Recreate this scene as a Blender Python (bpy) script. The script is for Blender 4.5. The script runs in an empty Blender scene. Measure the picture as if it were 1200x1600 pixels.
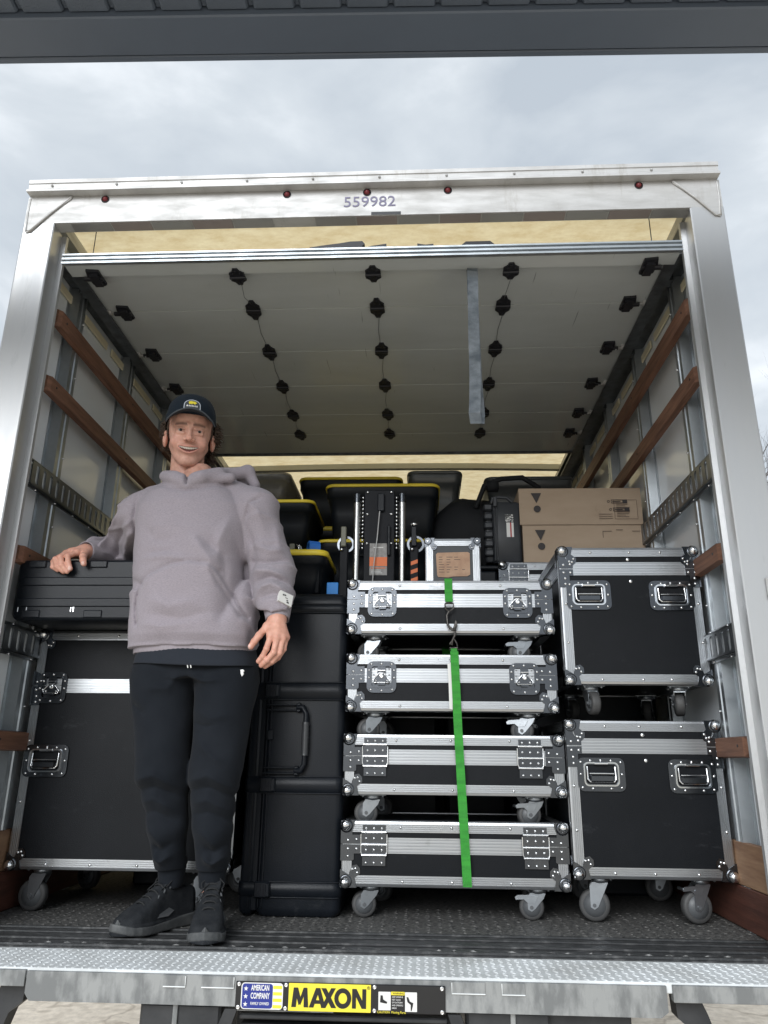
import bpy, math, random
import numpy as np
from mathutils import Vector, Matrix, noise

random.seed(7)
rng = np.random.default_rng(7)
S = bpy.context.scene
COL = S.collection
R = math.radians

# ------------------------------------------------------------------ camera
def set_camera():
    th, ya, ro = R(18.14), R(-2.892), R(.5825)
    f = Vector((math.sin(ya)*math.cos(th), math.cos(ya)*math.cos(th), math.sin(th)))
    r0 = Vector((math.cos(ya), -math.sin(ya), 0)); u0 = r0.cross(f)
    r = r0*math.cos(ro) + u0*math.sin(ro); u = -r0*math.sin(ro) + u0*math.cos(ro)
    cd = bpy.data.cameras.new('camera'); c = bpy.data.objects.new('camera', cd)
    COL.objects.link(c)
    M = Matrix(((r.x, u.x, -f.x), (r.y, u.y, -f.y), (r.z, u.z, -f.z))).to_4x4()
    M.translation = Vector((0.195, -2.30, .498))
    c.matrix_world = M
    cd.sensor_fit = 'VERTICAL'; cd.sensor_height = 24; cd.sensor_width = 18
    cd.lens = 24*1175/1600
    cd.clip_start = .05; cd.clip_end = 2000
    S.camera = c
set_camera()

# ------------------------------------------------------------------ world
SUN_EL, SUN_AZ = 26, 198
W = bpy.data.worlds.new('World'); S.world = W; W.use_nodes = True
def set_world():
    nt = W.node_tree; N = nt.nodes; L = nt.links; N.clear()
    out = N.new('ShaderNodeOutputWorld'); bg = N.new('ShaderNodeBackground')
    sky = N.new('ShaderNodeTexSky'); sky.sky_type = 'NISHITA'; sky.sun_disc = False
    sky.sun_elevation = R(SUN_EL); sky.sun_rotation = R(SUN_AZ)
    sky.air_density = 1; sky.dust_density = 2.0
    tc = N.new('ShaderNodeTexCoord'); mp = N.new('ShaderNodeMapping')
    mp.inputs['Scale'].default_value = (1, 1, 2.2)
    n1 = N.new('ShaderNodeTexNoise'); n1.inputs['Scale'].default_value = 3.4
    n1.inputs['Detail'].default_value = 6; n1.inputs['Roughness'].default_value = .5
    n1.inputs['Distortion'].default_value = .25
    r1 = N.new('ShaderNodeValToRGB')
    e = r1.color_ramp.elements
    e[0].position = .36; e[0].color = (5.6, 6.25, 7.0, 1)
    e[1].position = .66; e[1].color = (10.0, 10.5, 11.0, 1)
    m = e = r1.color_ramp.elements.new(.52); m.color = (7.2, 7.8, 8.4, 1)
    mix = N.new('ShaderNodeMixRGB'); mix.inputs[0].default_value = .93
    bg.inputs['Strength'].default_value = .050
    L.new(tc.outputs['Generated'], mp.inputs[0]); L.new(mp.outputs[0], n1.inputs['Vector'])
    L.new(n1.outputs[0], r1.inputs[0])
    L.new(sky.outputs[0], mix.inputs[1]); L.new(r1.outputs[0], mix.inputs[2])
    L.new(mix.outputs[0], bg.inputs[0]); L.new(bg.outputs[0], out.inputs[0])
set_world()

sd = bpy.data.lights.new('sun', 'SUN'); sd.energy = 1.5; sd.angle = R(38); sd.color = (.96, .98, 1)
so = bpy.data.objects.new('sun', sd); COL.objects.link(so)
az = R(SUN_AZ); el = R(SUN_EL)
sdir = Vector((math.sin(az)*math.cos(el), math.cos(az)*math.cos(el), math.sin(el)))
so.rotation_euler = sdir.to_track_quat('Z', 'Y').to_euler()
S.view_settings.view_transform = 'Standard'; S.view_settings.look = 'None'
S.view_settings.gamma = 1; S.view_settings.use_curve_mapping = False
S.view_settings.exposure = 1.06
S.render.engine = 'CYCLES'

# ------------------------------------------------------------------ materials
def mat(name, col, rough=.5, metal=0., var=None, vscale=8, bump=0., bscale=60, spec=.5,
        stretch=None, rvar=0., coat=0., detail=5, vfac=1.0, ramp=(.35, .65), sheen=0.):
    m = bpy.data.materials.new(name); m.use_nodes = True
    nt = m.node_tree; N = nt.nodes; L = nt.links
    b = N['Principled BSDF']
    b.inputs['Base Color'].default_value = (*col, 1)
    b.inputs['Roughness'].default_value = rough; b.inputs['Metallic'].default_value = metal
    b.inputs['Specular IOR Level'].default_value = spec
    if coat: b.inputs['Coat Weight'].default_value = coat; b.inputs['Coat Roughness'].default_value = .1
    if sheen: b.inputs['Sheen Weight'].default_value = sheen; b.inputs['Sheen Roughness'].default_value = .5
    tc = N.new('ShaderNodeTexCoord'); mp = N.new('ShaderNodeMapping')
    if stretch: mp.inputs['Scale'].default_value = stretch
    L.new(tc.outputs['Object'], mp.inputs[0])
    if var is not None or rvar:
        n = N.new('ShaderNodeTexNoise'); n.inputs['Scale'].default_value = vscale
        n.inputs['Detail'].default_value = detail; n.inputs['Roughness'].default_value = .6
        L.new(mp.outputs[0], n.inputs['Vector'])
        rp = N.new('ShaderNodeValToRGB')
        rp.color_ramp.elements[0].position = ramp[0]; rp.color_ramp.elements[1].position = ramp[1]
        v = var if var is not None else col
        rp.color_ramp.elements[0].color = (*col, 1); rp.color_ramp.elements[1].color = (*v, 1)
        L.new(n.outputs[0], rp.inputs[0])
        if var is not None: L.new(rp.outputs[0], b.inputs['Base Color'])
        if rvar:
            mr = N.new('ShaderNodeMapRange')
            mr.inputs['To Min'].default_value = max(0, rough-rvar); mr.inputs['To Max'].default_value = min(1, rough+rvar)
            mr.inputs['From Min'].default_value = .3; mr.inputs['From Max'].default_value = .7
            L.new(n.outputs[0], mr.inputs[0]); L.new(mr.outputs[0], b.inputs['Roughness'])
    if bump:
        n2 = N.new('ShaderNodeTexNoise'); n2.inputs['Scale'].default_value = bscale
        n2.inputs['Detail'].default_value = 4
        L.new(mp.outputs[0], n2.inputs['Vector'])
        bp = N.new('ShaderNodeBump'); bp.inputs['Strength'].default_value = bump; bp.inputs['Distance'].default_value = .002
        L.new(n2.outputs[0], bp.inputs['Height']); L.new(bp.outputs[0], b.inputs['Normal'])
    return m

M = {}
M['alu'] = mat('brushed_aluminium', (.50, .515, .53), .33, 1, var=(.43, .445, .46), vscale=5, rvar=.07, bump=.02, bscale=300)
M['polished'] = mat('polished_frame_metal', (.50, .505, .505), .38, .62, var=(.47, .48, .49), vscale=3, stretch=(4, 4, .5), rvar=.04, bump=0, bscale=40)
M['header'] = mat('dull_aluminium', (.50, .50, .495), .5, .35, var=(.41, .408, .40), vscale=5, stretch=(1.5, 1, 6), rvar=.1, bump=.08, bscale=60)
M['galv'] = mat('galvanised_steel', (.44, .475, .50), .38, .85, var=(.37, .40, .42), vscale=14, rvar=.08, bump=.04, bscale=80)
M['chrome'] = mat('chrome', (.80, .81, .82), .14, 1)
M['plate'] = mat('zinc_plate', (.12, .128, .14), .22, 1, var=(.09, .097, .107), vscale=14, rvar=.05)
M['rivet'] = mat('nickel_rivet', (.85, .86, .87), .25, 1)
M['laminate'] = mat('black_laminate', (.0055, .0067, .0085), .40, 0, var=(.008, .0092, .0115), vscale=4, bump=.35, bscale=420, spec=.14)
M['blackpl'] = mat('black_plastic', (.006, .008, .011), .36, 0, var=(.009, .011, .015), vscale=6, bump=.25, bscale=260, spec=.22)
M['blackpl2'] = mat('matt_black_plastic', (.006, .007, .010), .5, 0, bump=.3, bscale=200, spec=.18)
M['tote'] = mat('black_tote_plastic', (.006, .008, .011), .42, 0, var=(.010, .012, .015), vscale=5, bump=.1, bscale=90, spec=.2)
M['yellow'] = mat('yellow_lid_plastic', (.80, .62, .045), .4, 0, var=(.68, .52, .04), vscale=9)
M['blue'] = mat('blue_tape', (.02, .14, .50), .5)
M['wall'] = mat('white_liner_panel', (.84, .885, .92), .2, 0, var=(.80, .84, .875), vscale=1.2, rvar=.05, bump=.02, bscale=6, coat=.3)
def add_scratches(m):
    N = m.node_tree.nodes; L = m.node_tree.links; b = N['Principled BSDF']
    tc = N.new('ShaderNodeTexCoord'); mp = N.new('ShaderNodeMapping'); mp.inputs['Scale'].default_value = (60, 2.6, 1); mp.inputs['Rotation'].default_value = (0, 0, .10)
    n = N.new('ShaderNodeTexNoise'); n.inputs['Scale'].default_value = 1.6; n.inputs['Detail'].default_value = 2
    rp = N.new('ShaderNodeValToRGB'); rp.color_ramp.elements[0].position = .73; rp.color_ramp.elements[0].color = (1, 1, 1, 1); rp.color_ramp.elements[1].position = .77; rp.color_ramp.elements[1].color = (.45, .45, .45, 1)
    mx = N.new('ShaderNodeMixRGB'); mx.blend_type = 'MULTIPLY'; mx.inputs[0].default_value = .8
    src = b.inputs['Base Color'].links[0].from_socket
    L.new(tc.outputs['Object'], mp.inputs[0]); L.new(mp.outputs[0], n.inputs['Vector']); L.new(n.outputs[0], rp.inputs[0])
    L.new(src, mx.inputs[1]); L.new(rp.outputs[0], mx.inputs[2]); L.new(mx.outputs[0], b.inputs['Base Color'])
M['door'] = mat('door_panel_paint', (.52, .555, .56), .14, 0, var=(.47, .50, .50), vscale=1.6, stretch=(1, 3, 1), rvar=.05, bump=.03, bscale=9, coat=.3)
add_scratches(M['door'])
def add_scuffs(m, c, sc=7., th=.66, st=(1, 1, 1), fac=.8):
    N = m.node_tree.nodes; L = m.node_tree.links; b = N['Principled BSDF']
    tc = N.new('ShaderNodeTexCoord'); mp = N.new('ShaderNodeMapping'); mp.inputs['Scale'].default_value = st
    oi = N.new('ShaderNodeObjectInfo'); ad = N.new('ShaderNodeVectorMath'); ad.operation = 'ADD'
    n = N.new('ShaderNodeTexNoise'); n.inputs['Scale'].default_value = sc; n.inputs['Detail'].default_value = 9; n.inputs['Roughness'].default_value = .75
    rp = N.new('ShaderNodeValToRGB'); rp.color_ramp.elements[0].position = th; rp.color_ramp.elements[0].color = (0, 0, 0, 1); rp.color_ramp.elements[1].position = th+.10; rp.color_ramp.elements[1].color = (fac, fac, fac, 1)
    mx = N.new('ShaderNodeMixRGB'); mx.inputs[2].default_value = (*c, 1)
    s = b.inputs['Base Color']
    L.new(tc.outputs['Object'], ad.inputs[0]); L.new(oi.outputs['Location'], ad.inputs[1]); L.new(ad.outputs[0], mp.inputs[0]); L.new(mp.outputs[0], n.inputs['Vector']); L.new(n.outputs[0], rp.inputs[0]); L.new(rp.outputs[0], mx.inputs[0])
    if s.is_linked: L.new(s.links[0].from_socket, mx.inputs[1])
    else: mx.inputs[1].default_value = s.default_value
    L.new(mx.outputs[0], s)
M['wood'] = mat('worn_red_brown_wood', (.25, .125, .078), .62, 0, var=(.135, .065, .042), vscale=7, stretch=(8, .6, 8), bump=.5, bscale=30)
M['woodpale'] = mat('pale_wood', (.36, .22, .13), .65, 0, var=(.22, .12, .07), vscale=6, stretch=(6, .6, 6), bump=.4, bscale=30)
M['woodred'] = mat('dark_red_wood', (.12, .045, .03), .6, 0, var=(.07, .028, .02), vscale=6, stretch=(6, .6, 6), bump=.4, bscale=30)
M['hinge'] = mat('black_hinge_steel', (.016, .017, .022), .45, .2)
M['rubber'] = mat('grey_rubber_tyre', (.065, .065, .065), .6, 0, var=(.045, .045, .045), vscale=14)
M['hub'] = mat('grey_hub_plastic', (.085, .09, .095), .45)
M['cardboard'] = mat('brown_cardboard', (.41, .318, .235), .8, 0, var=(.37, .283, .205), vscale=5, stretch=(1, 1, 3), bump=.15, bscale=90, spec=.2)
M['print'] = mat('grey_print_ink', (.042, .036, .036), .7)
M['printpale'] = mat('pale_print_ink', (.14, .10, .08), .8)
M['tread'] = mat('galvanised_tread_plate', (.78, .81, .82), .5, .1, var=(.50, .51, .50), vscale=5, ramp=(.40, .75), rvar=.1, bump=.15, bscale=60)
M['fascia'] = mat('mottled_galvanised_steel', (.30, .31, .31), .5, .25, var=(.17, .178, .18), vscale=9, stretch=(2.5, 1, .9), rvar=.1, bump=.15, bscale=40, ramp=(.42, .58))
M['sill'] = mat('dirty_sill_steel', (.05, .052, .054), .5, .4, var=(.14, .14, .14), vscale=26, stretch=(1, 3, 1), bump=.6, bscale=90, ramp=(.5, .72))
M['wornstud'] = mat('worn_stud_steel', (.10, .10, .10), .5, .3, var=(.42, .42, .41), vscale=38, ramp=(.45, .6))
M['floor'] = mat('worn_dark_floor', (.04, .041, .041), .62, .1, var=(.19, .185, .175), vscale=70, stretch=(1, 2, 1), bump=.9, bscale=110, ramp=(.42, .66), detail=3)
M['chassis'] = mat('dark_chassis_steel', (.02, .022, .025), .5, .2, var=(.04, .042, .045), vscale=10, bump=.2)
M['soffit'] = mat('dark_grey_vinyl_soffit', (.105, .13, .17), .5, 0, var=(.08, .10, .13), vscale=4, bump=.9, bscale=260)
M['beam'] = mat('dark_grey_fascia_metal', (.10, .125, .165), .45, 0, var=(.09, .112, .148), vscale=2)
M['white'] = mat('white_paint', (.75, .75, .74), .45)
M['label'] = mat('white_paper_label', (.70, .70, .68), .6)
M['sticker'] = mat('pale_tan_paper', (.50, .33, .22), .7, 0, var=(.38, .23, .15), vscale=22)
M['orange'] = mat('orange_print', (.75, .17, .04), .5)
M['red'] = mat('red_print', (.45, .03, .03), .5)
M['redlens'] = mat('red_marker_lens', (.14, .014, .018), .4, 0)
M['signyellow'] = mat('sign_yellow', (.82, .70, .05), .4)
M['signblue'] = mat('sign_blue', (.015, .03, .23), .4)
M['signblack'] = mat('sign_black', (.01, .01, .011), .4)
M['strap'] = mat('grey_webbing', (.22, .25, .28), .7, 0, var=(.09, .11, .13), vscale=14, stretch=(1, 1, 1.5), bump=.5, bscale=300)
M['green'] = mat('green_webbing', (.040, .34, .035), .7, 0, var=(.028, .24, .028), vscale=30, bump=.9, bscale=500, stretch=(.4, 1, 2.5))
M['steelhook'] = mat('dark_steel_hook', (.08, .075, .07), .35, .9)
M['numink'] = mat('violet_grey_number', (.16, .15, .24), .5)
M['reflred'] = mat('red_tape_reflection', (.31, .265, .255), .4, .5)
M['reflgrey'] = mat('grey_tape_reflection', (.33, .325, .32), .4, .5)
M['bagcloth'] = mat('black_nylon', (.009, .010, .012), .75, 0, bump=.4, bscale=160, spec=.3)
M['shoeup'] = mat('shoe_mesh_black', (.012, .014, .017), .8, 0, var=(.022, .024, .027), vscale=40, bump=.8, bscale=380, spec=.25)
M['sole'] = mat('grey_foam_sole', (.10, .103, .103), .65, 0, var=(.055, .058, .06), vscale=18, ramp=(.4, .6))
M['lace'] = mat('black_lace', (.012, .013, .014), .8)
M['hoodie'] = mat('mauve_grey_fleece', (.368, .330, .366), .92, 0, var=(.268, .240, .266), vscale=170, bump=.7, bscale=600, ramp=(.30, .70), spec=.15, sheen=.15, stretch=(1, 1, 3))
M['hoodrib'] = mat('mauve_grey_rib', (.34, .305, .338), .92, 0, var=(.295, .265, .293), vscale=120, bump=.5, bscale=400, spec=.15, sheen=.1, stretch=(3, 3, .2))
M['teecloth'] = mat('charcoal_jersey', (.022, .026, .034), .9, 0, bump=.3, bscale=300, spec=.15, sheen=.05)
M['trousers'] = mat('dark_navy_fleece', (.009, .0112, .015), .9, 0, var=(.013, .0155, .020), vscale=6, bump=.35, bscale=420, spec=.12, sheen=.04)
M['cap'] = mat('dark_cap_cotton', (.012, .019, .028), .85, 0, bump=.4, bscale=420, spec=.15, sheen=.04)
M['hair'] = mat('dark_brown_hair', (.045, .028, .019), .45, 0, var=(.09, .06, .042), vscale=40)
M['teeth'] = mat('teeth', (.58, .52, .45), .35)
M['eyewhite'] = mat('eye_white', (.30, .27, .25), .3)
M['iris'] = mat('dark_iris', (.02, .013, .01), .1)
M['sage'] = mat('dull_olive_paint', (.16, .16, .12), .5)
add_scuffs(M['laminate'], (.035, .038, .042), 5, .60, (1, 1, 2.2), .55)
add_scuffs(M['blackpl'], (.030, .032, .035), 6, .60, (1, 1, 1.5), .6)
add_scuffs(M['tote'], (.035, .036, .038), 7, .60, (1, 1, 1), .5)
add_scuffs(M['wall'], (.45, .45, .43), 4, .62, (1, 2, .5), .5)
add_scuffs(M['cardboard'], (.27, .20, .15), 8, .60, (1, 1, 1), .5)
add_scuffs(M['alu'], (.28, .285, .29), 12, .60, (.3, .3, .3), .7)
add_scuffs(M['header'], (.33, .315, .29), 4, .55, (2.5, 1, .5), .6)
add_scuffs(M['polished'], (.33, .335, .34), 5, .60, (2, 1, .35), .5)
add_scuffs(M['tread'], (.25, .22, .18), 9, .62, (1, 1, 1), .6)
M['smoked'] = None

def skin_mat():
    m = bpy.data.materials.new('skin'); m.use_nodes = True
    N = m.node_tree.nodes; L = m.node_tree.links; b = N['Principled BSDF']
    a = N.new('ShaderNodeAttribute'); a.attribute_name = 'Col'
    n = N.new('ShaderNodeTexNoise'); n.inputs['Scale'].default_value = 60
    mx = N.new('ShaderNodeMixRGB'); mx.blend_type = 'MULTIPLY'; mx.inputs[0].default_value = .7
    rp = N.new('ShaderNodeValToRGB'); rp.color_ramp.elements[0].position = .3; rp.color_ramp.elements[1].position = .7; rp.color_ramp.elements[0].color = (.80, .68, .64, 1); rp.color_ramp.elements[1].color = (1.1, 1.05, 1.05, 1)
    tc = N.new('ShaderNodeTexCoord'); L.new(tc.outputs['Object'], n.inputs['Vector'])
    L.new(n.outputs[0], rp.inputs[0]); L.new(a.outputs['Color'], mx.inputs[1]); L.new(rp.outputs[0], mx.inputs[2])
    L.new(mx.outputs[0], b.inputs['Base Color'])
    b.inputs['Roughness'].default_value = .5; b.inputs['Specular IOR Level'].default_value = .4
    b.inputs['Subsurface Weight'].default_value = .12; b.inputs['Subsurface Radius'].default_value = (1, .3, .15)
    b.inputs['Subsurface Scale'].default_value = .008
    bp = N.new('ShaderNodeBump'); n2 = N.new('ShaderNodeTexNoise'); n2.inputs['Scale'].default_value = 350
    L.new(tc.outputs['Object'], n2.inputs['Vector']); bp.inputs['Strength'].default_value = .15; bp.inputs['Distance'].default_value = .001
    L.new(n2.outputs[0], bp.inputs['Height']); L.new(bp.outputs[0], b.inputs['Normal'])
    return m
M['skin'] = skin_mat()

def roof_mat():
    m = bpy.data.materials.new('translucent_fibreglass_roof'); m.use_nodes = True
    N = m.node_tree.nodes; L = m.node_tree.links; N.clear()
    o = N.new('ShaderNodeOutputMaterial'); t = N.new('ShaderNodeBsdfTranslucent'); d = N.new('ShaderNodeBsdfDiffuse')
    mx = N.new('ShaderNodeMixShader'); mx.inputs[0].default_value = .30
    n = N.new('ShaderNodeTexNoise'); n.inputs['Scale'].default_value = 9; n.inputs['Detail'].default_value = 8; n.inputs['Roughness'].default_value = .7
    rp = N.new('ShaderNodeValToRGB')
    rp.color_ramp.elements[0].position = .35; rp.color_ramp.elements[0].color = (.72, .555, .30, 1)
    rp.color_ramp.elements[1].position = .68; rp.color_ramp.elements[1].color = (.90, .76, .48, 1)
    tc = N.new('ShaderNodeTexCoord'); mp = N.new('ShaderNodeMapping'); mp.inputs['Scale'].default_value = (1, 1.8, 1)
    L.new(tc.outputs['Object'], mp.inputs[0]); L.new(mp.outputs[0], n.inputs['Vector']); L.new(n.outputs[0], rp.inputs[0])
    L.new(rp.outputs[0], t.inputs[0]); L.new(rp.outputs[0], d.inputs[0])
    L.new(t.outputs[0], mx.inputs[1]); L.new(d.outputs[0], mx.inputs[2]); L.new(mx.outputs[0], o.inputs[0])
    return m
M['roof'] = roof_mat()

def smoked_mat(name, col, alpha):
    m = bpy.data.materials.new(name); m.use_nodes = True
    b = m.node_tree.nodes['Principled BSDF']
    b.inputs['Base Color'].default_value = (*col, 1); b.inputs['Roughness'].default_value = .22
    b.inputs['Alpha'].default_value = alpha
    return m
M['smoked'] = smoked_mat('smoky_clear_plastic', (.10, .10, .10), .72)
M['greybin'] = mat('dark_grey_bin_plastic', (.055, .062, .064), .3, 0, var=(.075, .08, .082), vscale=7, coat=.3)

def ground_mat():
    m = mat('pale_cracked_paving', (.86, .76, .63), .9, 0, var=(.60, .52, .42), vscale=16, bump=1.0, bscale=30, ramp=(.35, .7))
    N = m.node_tree.nodes; L = m.node_tree.links; b = N['Principled BSDF']
    v = N.new('ShaderNodeTexVoronoi'); v.feature = 'DISTANCE_TO_EDGE'; v.inputs['Scale'].default_value = 1.6
    tc = N.new('ShaderNodeTexCoord'); nn = N.new('ShaderNodeTexNoise'); nn.inputs['Scale'].default_value = 3
    ad = N.new('ShaderNodeMixRGB'); ad.inputs[0].default_value = .55
    L.new(tc.outputs['Object'], nn.inputs['Vector']); L.new(tc.outputs['Object'], ad.inputs[1]); L.new(nn.outputs['Color'], ad.inputs[2])
    L.new(ad.outputs[0], v.inputs['Vector'])
    rp = N.new('ShaderNodeValToRGB'); rp.color_ramp.elements[0].color = (.72, .70, .68, 1); rp.color_ramp.elements[0].position = .0
    rp.color_ramp.elements[1].color = (1, 1, 1, 1); rp.color_ramp.elements[1].position = .03
    L.new(v.outputs[0], rp.inputs[0])
    mx = N.new('ShaderNodeMixRGB'); mx.blend_type = 'MULTIPLY'; mx.inputs[0].default_value = 1
    src = b.inputs['Base Color'].links[0].from_socket
    L.new(src, mx.inputs[1]); L.new(rp.outputs[0], mx.inputs[2]); L.new(mx.outputs[0], b.inputs['Base Color'])
    return m
M['ground'] = ground_mat()
M['bark'] = mat('grey_bark', (.10, .085, .075), .9, 0, bump=.5, bscale=20)
M['grass'] = mat('dormant_grass', (.11, .11, .05), .95, 0, var=(.16, .14, .075), vscale=.8, bump=.8, bscale=8)

# ------------------------------------------------------------------ mesh helpers
class MB:
    def __init__(s): s.v = []; s.f = []; s.m = []; s.s = []
    def add(s, vs, fs, mi=0, sm=False):
        o = len(s.v); s.v += [tuple(v) for v in vs]
        for f in fs: s.f.append(tuple(i+o for i in f)); s.m.append(mi); s.s.append(sm)
        return s
    def box(s, x0, x1, y0, y1, z0, z1, mi=0):
        if x0 > x1: x0, x1 = x1, x0
        v = [(x0, y0, z0), (x1, y0, z0), (x1, y1, z0), (x0, y1, z0), (x0, y0, z1), (x1, y0, z1), (x1, y1, z1), (x0, y1, z1)]
        return s.add(v, [(0, 3, 2, 1), (4, 5, 6, 7), (0, 1, 5, 4), (1, 2, 6, 5), (2, 3, 7, 6), (3, 0, 4, 7)], mi)
    def cbox(s, x0, x1, y0, y1, z0, z1, c=.004, mi=0):      # chamfered box
        if x0 > x1: x0, x1 = x1, x0
        c = min(c, (x1-x0)*.45, (y1-y0)*.45, (z1-z0)*.45)
        lo = (x0, y0, z0); hi = (x1, y1, z1); vs = []; idx = {}
        for sx in (0, 1):
            for sy in (0, 1):
                for sz in (0, 1):
                    b = [(lo, hi)[q][i] for i, q in enumerate((sx, sy, sz))]
                    sg = [c if q == 0 else -c for q in (sx, sy, sz)]
                    for ax in range(3):
                        p = [b[i] + (sg[i] if i != ax else 0) for i in range(3)]
                        idx[(sx, sy, sz, ax)] = len(vs); vs.append(p)
        F = []
        for ax in range(3):
            o = [i for i in range(3) if i != ax]
            for q in (0, 1):
                ring = []
                for a, b in ((0, 0), (1, 0), (1, 1), (0, 1)):
                    k = [0, 0, 0]; k[ax] = q; k[o[0]] = a; k[o[1]] = b
                    ring.append(idx[(*k, ax)])
                F.append(ring)
        for ax in range(3):
            o = [i for i in range(3) if i != ax]
            for a in (0, 1):
                for b in (0, 1):
                    k0 = [0, 0, 0]; k1 = [0, 0, 0]; k0[ax] = 0; k1[ax] = 1
                    k0[o[0]] = k1[o[0]] = a; k0[o[1]] = k1[o[1]] = b
                    F.append([idx[(*k0, o[0])], idx[(*k1, o[0])], idx[(*k1, o[1])], idx[(*k0, o[1])]])
        for sx in (0, 1):
            for sy in (0, 1):
                for sz in (0, 1): F.append([idx[(sx, sy, sz, a)] for a in range(3)])
        c0 = Vector(((x0+x1)/2, (y0+y1)/2, (z0+z1)/2)); G = []
        for f in F:
            p = [Vector(vs[i]) for i in f]; n = (p[1]-p[0]).cross(p[2]-p[0]); cc = sum(p, Vector())/len(p)
            G.append(f if n.dot(cc-c0) > 0 else f[::-1])
        return s.add(vs, G, mi)
    def cyl(s, p0, p1, r0, r1=None, n=14, mi=0, caps=True, sm=True):
        r1 = r0 if r1 is None else r1
        p0 = Vector(p0); p1 = Vector(p1); d = (p1-p0).normalized()
        a = d.orthogonal().normalized(); b = d.cross(a)
        vs = []
        for p, r in ((p0, r0), (p1, r1)):
            for i in range(n):
                t = 2*math.pi*i/n; vs.append(p + a*math.cos(t)*r + b*math.sin(t)*r)
        s.add(vs, [(i, (i+1) % n, n+(i+1) % n, n+i) for i in range(n)], mi, sm)
        if caps:
            s.add(vs, [tuple(range(n))[::-1], tuple(range(n, 2*n))], mi)
        return s
    def lathe(s, o, ax, prof, n=18, mi=0, cap=True):                   # prof: (along axis, radius)
        o = Vector(o); d = Vector(ax).normalized(); a = d.orthogonal().normalized(); b = d.cross(a); vs = []
        for h, r in prof:
            for i in range(n):
                t = 2*math.pi*i/n; vs.append(o + d*h + (a*math.cos(t) + b*math.sin(t))*r)
        m = len(prof)
        s.add(vs, [(k*n+i, k*n+(i+1) % n, (k+1)*n+(i+1) % n, (k+1)*n+i) for k in range(m-1) for i in range(n)], mi, True)
        if cap: s.add(vs, [tuple(range(n))[::-1], tuple(range((m-1)*n, m*n))], mi)
        return s
    def ball(s, c, r, nu=14, nv=9, mi=0):
        rx, ry, rz = (r, r, r) if not hasattr(r, '__len__') else r
        vs = [(c[0], c[1], c[2]-rz)]
        for j in range(1, nv):
            t = math.pi*j/nv - math.pi/2
            for i in range(nu):
                a = 2*math.pi*i/nu
                vs.append((c[0]+rx*math.cos(t)*math.cos(a), c[1]+ry*math.cos(t)*math.sin(a), c[2]+rz*math.sin(t)))
        vs.append((c[0], c[1], c[2]+rz)); L = len(vs)-1; F = []
        for i in range(nu):
            F.append((0, 1+(i+1) % nu, 1+i)); q = 1+(nv-2)*nu
            F.append((q+i, q+(i+1) % nu, L))
        for j in range(nv-2):
            for i in range(nu):
                a = 1+j*nu+i; b = 1+j*nu+(i+1) % nu; F.append((a, b, b+nu, a+nu))
        return s.add(vs, F, mi, True)
    def prism(s, poly, y0, y1, mi=0, plane='XZ', holes=None):   # polygon in a plane, thickness along third axis
        n = len(poly)
        def P(a, b, t):
            return {'XZ': (a, t, b), 'XY': (a, b, t), 'YZ': (t, a, b)}[plane]
        vs = [P(a, b, y0) for a, b in poly] + [P(a, b, y1) for a, b in poly]
        s.add(vs, [(i, (i+1) % n, n+(i+1) % n, n+i) for i in range(n)], mi)
        return s.add(vs, [tuple(range(n))[::-1], tuple(range(n, 2*n))], mi)
    def frame(s, outer, inner, y0, y1, mi=0, plane='XZ'):       # ring between two loops of equal count
        n = len(outer)
        def P(a, b, t): return {'XZ': (a, t, b), 'XY': (a, b, t), 'YZ': (t, a, b)}[plane]
        vs = [P(a, b, y0) for a, b in outer] + [P(a, b, y0) for a, b in inner] + [P(a, b, y1) for a, b in outer] + [P(a, b, y1) for a, b in inner]
        F = []
        for i in range(n):
            j = (i+1) % n
            F += [(i, j, n+j, n+i), (2*n+i, 2*n+j, 3*n+j, 3*n+i), (i, j, 2*n+j, 2*n+i), (n+i, n+j, 3*n+j, 3*n+i)]
        return s.add(vs, F, mi)
    def tube(s, pts, r, n=8, mi=0, closed=False):
        pts = [Vector(p) for p in pts]; m = len(pts); vs = []; a = None
        rr = r if hasattr(r, '__len__') else [r]*m
        for k, p in enumerate(pts):
            if closed: d = (pts[(k+1) % m]-pts[k-1]).normalized()
            else: d = (pts[min(k+1, m-1)]-pts[max(k-1, 0)]).normalized()
            a = d.orthogonal().normalized() if a is None else (a - d*a.dot(d)).normalized()
            b = d.cross(a)
            for i in range(n):
                t = 2*math.pi*i/n; vs.append(p + (a*math.cos(t)+b*math.sin(t))*rr[k])
        F = [(k*n+i, k*n+(i+1) % n, ((k+1) % m)*n+(i+1) % n, ((k+1) % m)*n+i) for k in range(m if closed else m-1) for i in range(n)]
        s.add(vs, F, mi, True)
        if not closed: s.add(vs, [tuple(range(n))[::-1], tuple(range((m-1)*n, m*n))], mi)
        return s
    def sweep(s, prof, o, d, a, b, mi=0):                     # closed profile (u along a, v along b) swept along d
        o, d, a, b = Vector(o), Vector(d), Vector(a), Vector(b); n = len(prof)
        vs = [o + a*u + b*v for u, v in prof] + [o + d + a*u + b*v for u, v in prof]
        s.add(vs, [(i, (i+1) % n, n+(i+1) % n, n+i) for i in range(n)], mi)
        return s.add(vs, [tuple(range(n))[::-1], tuple(range(n, 2*n))], mi)
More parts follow.
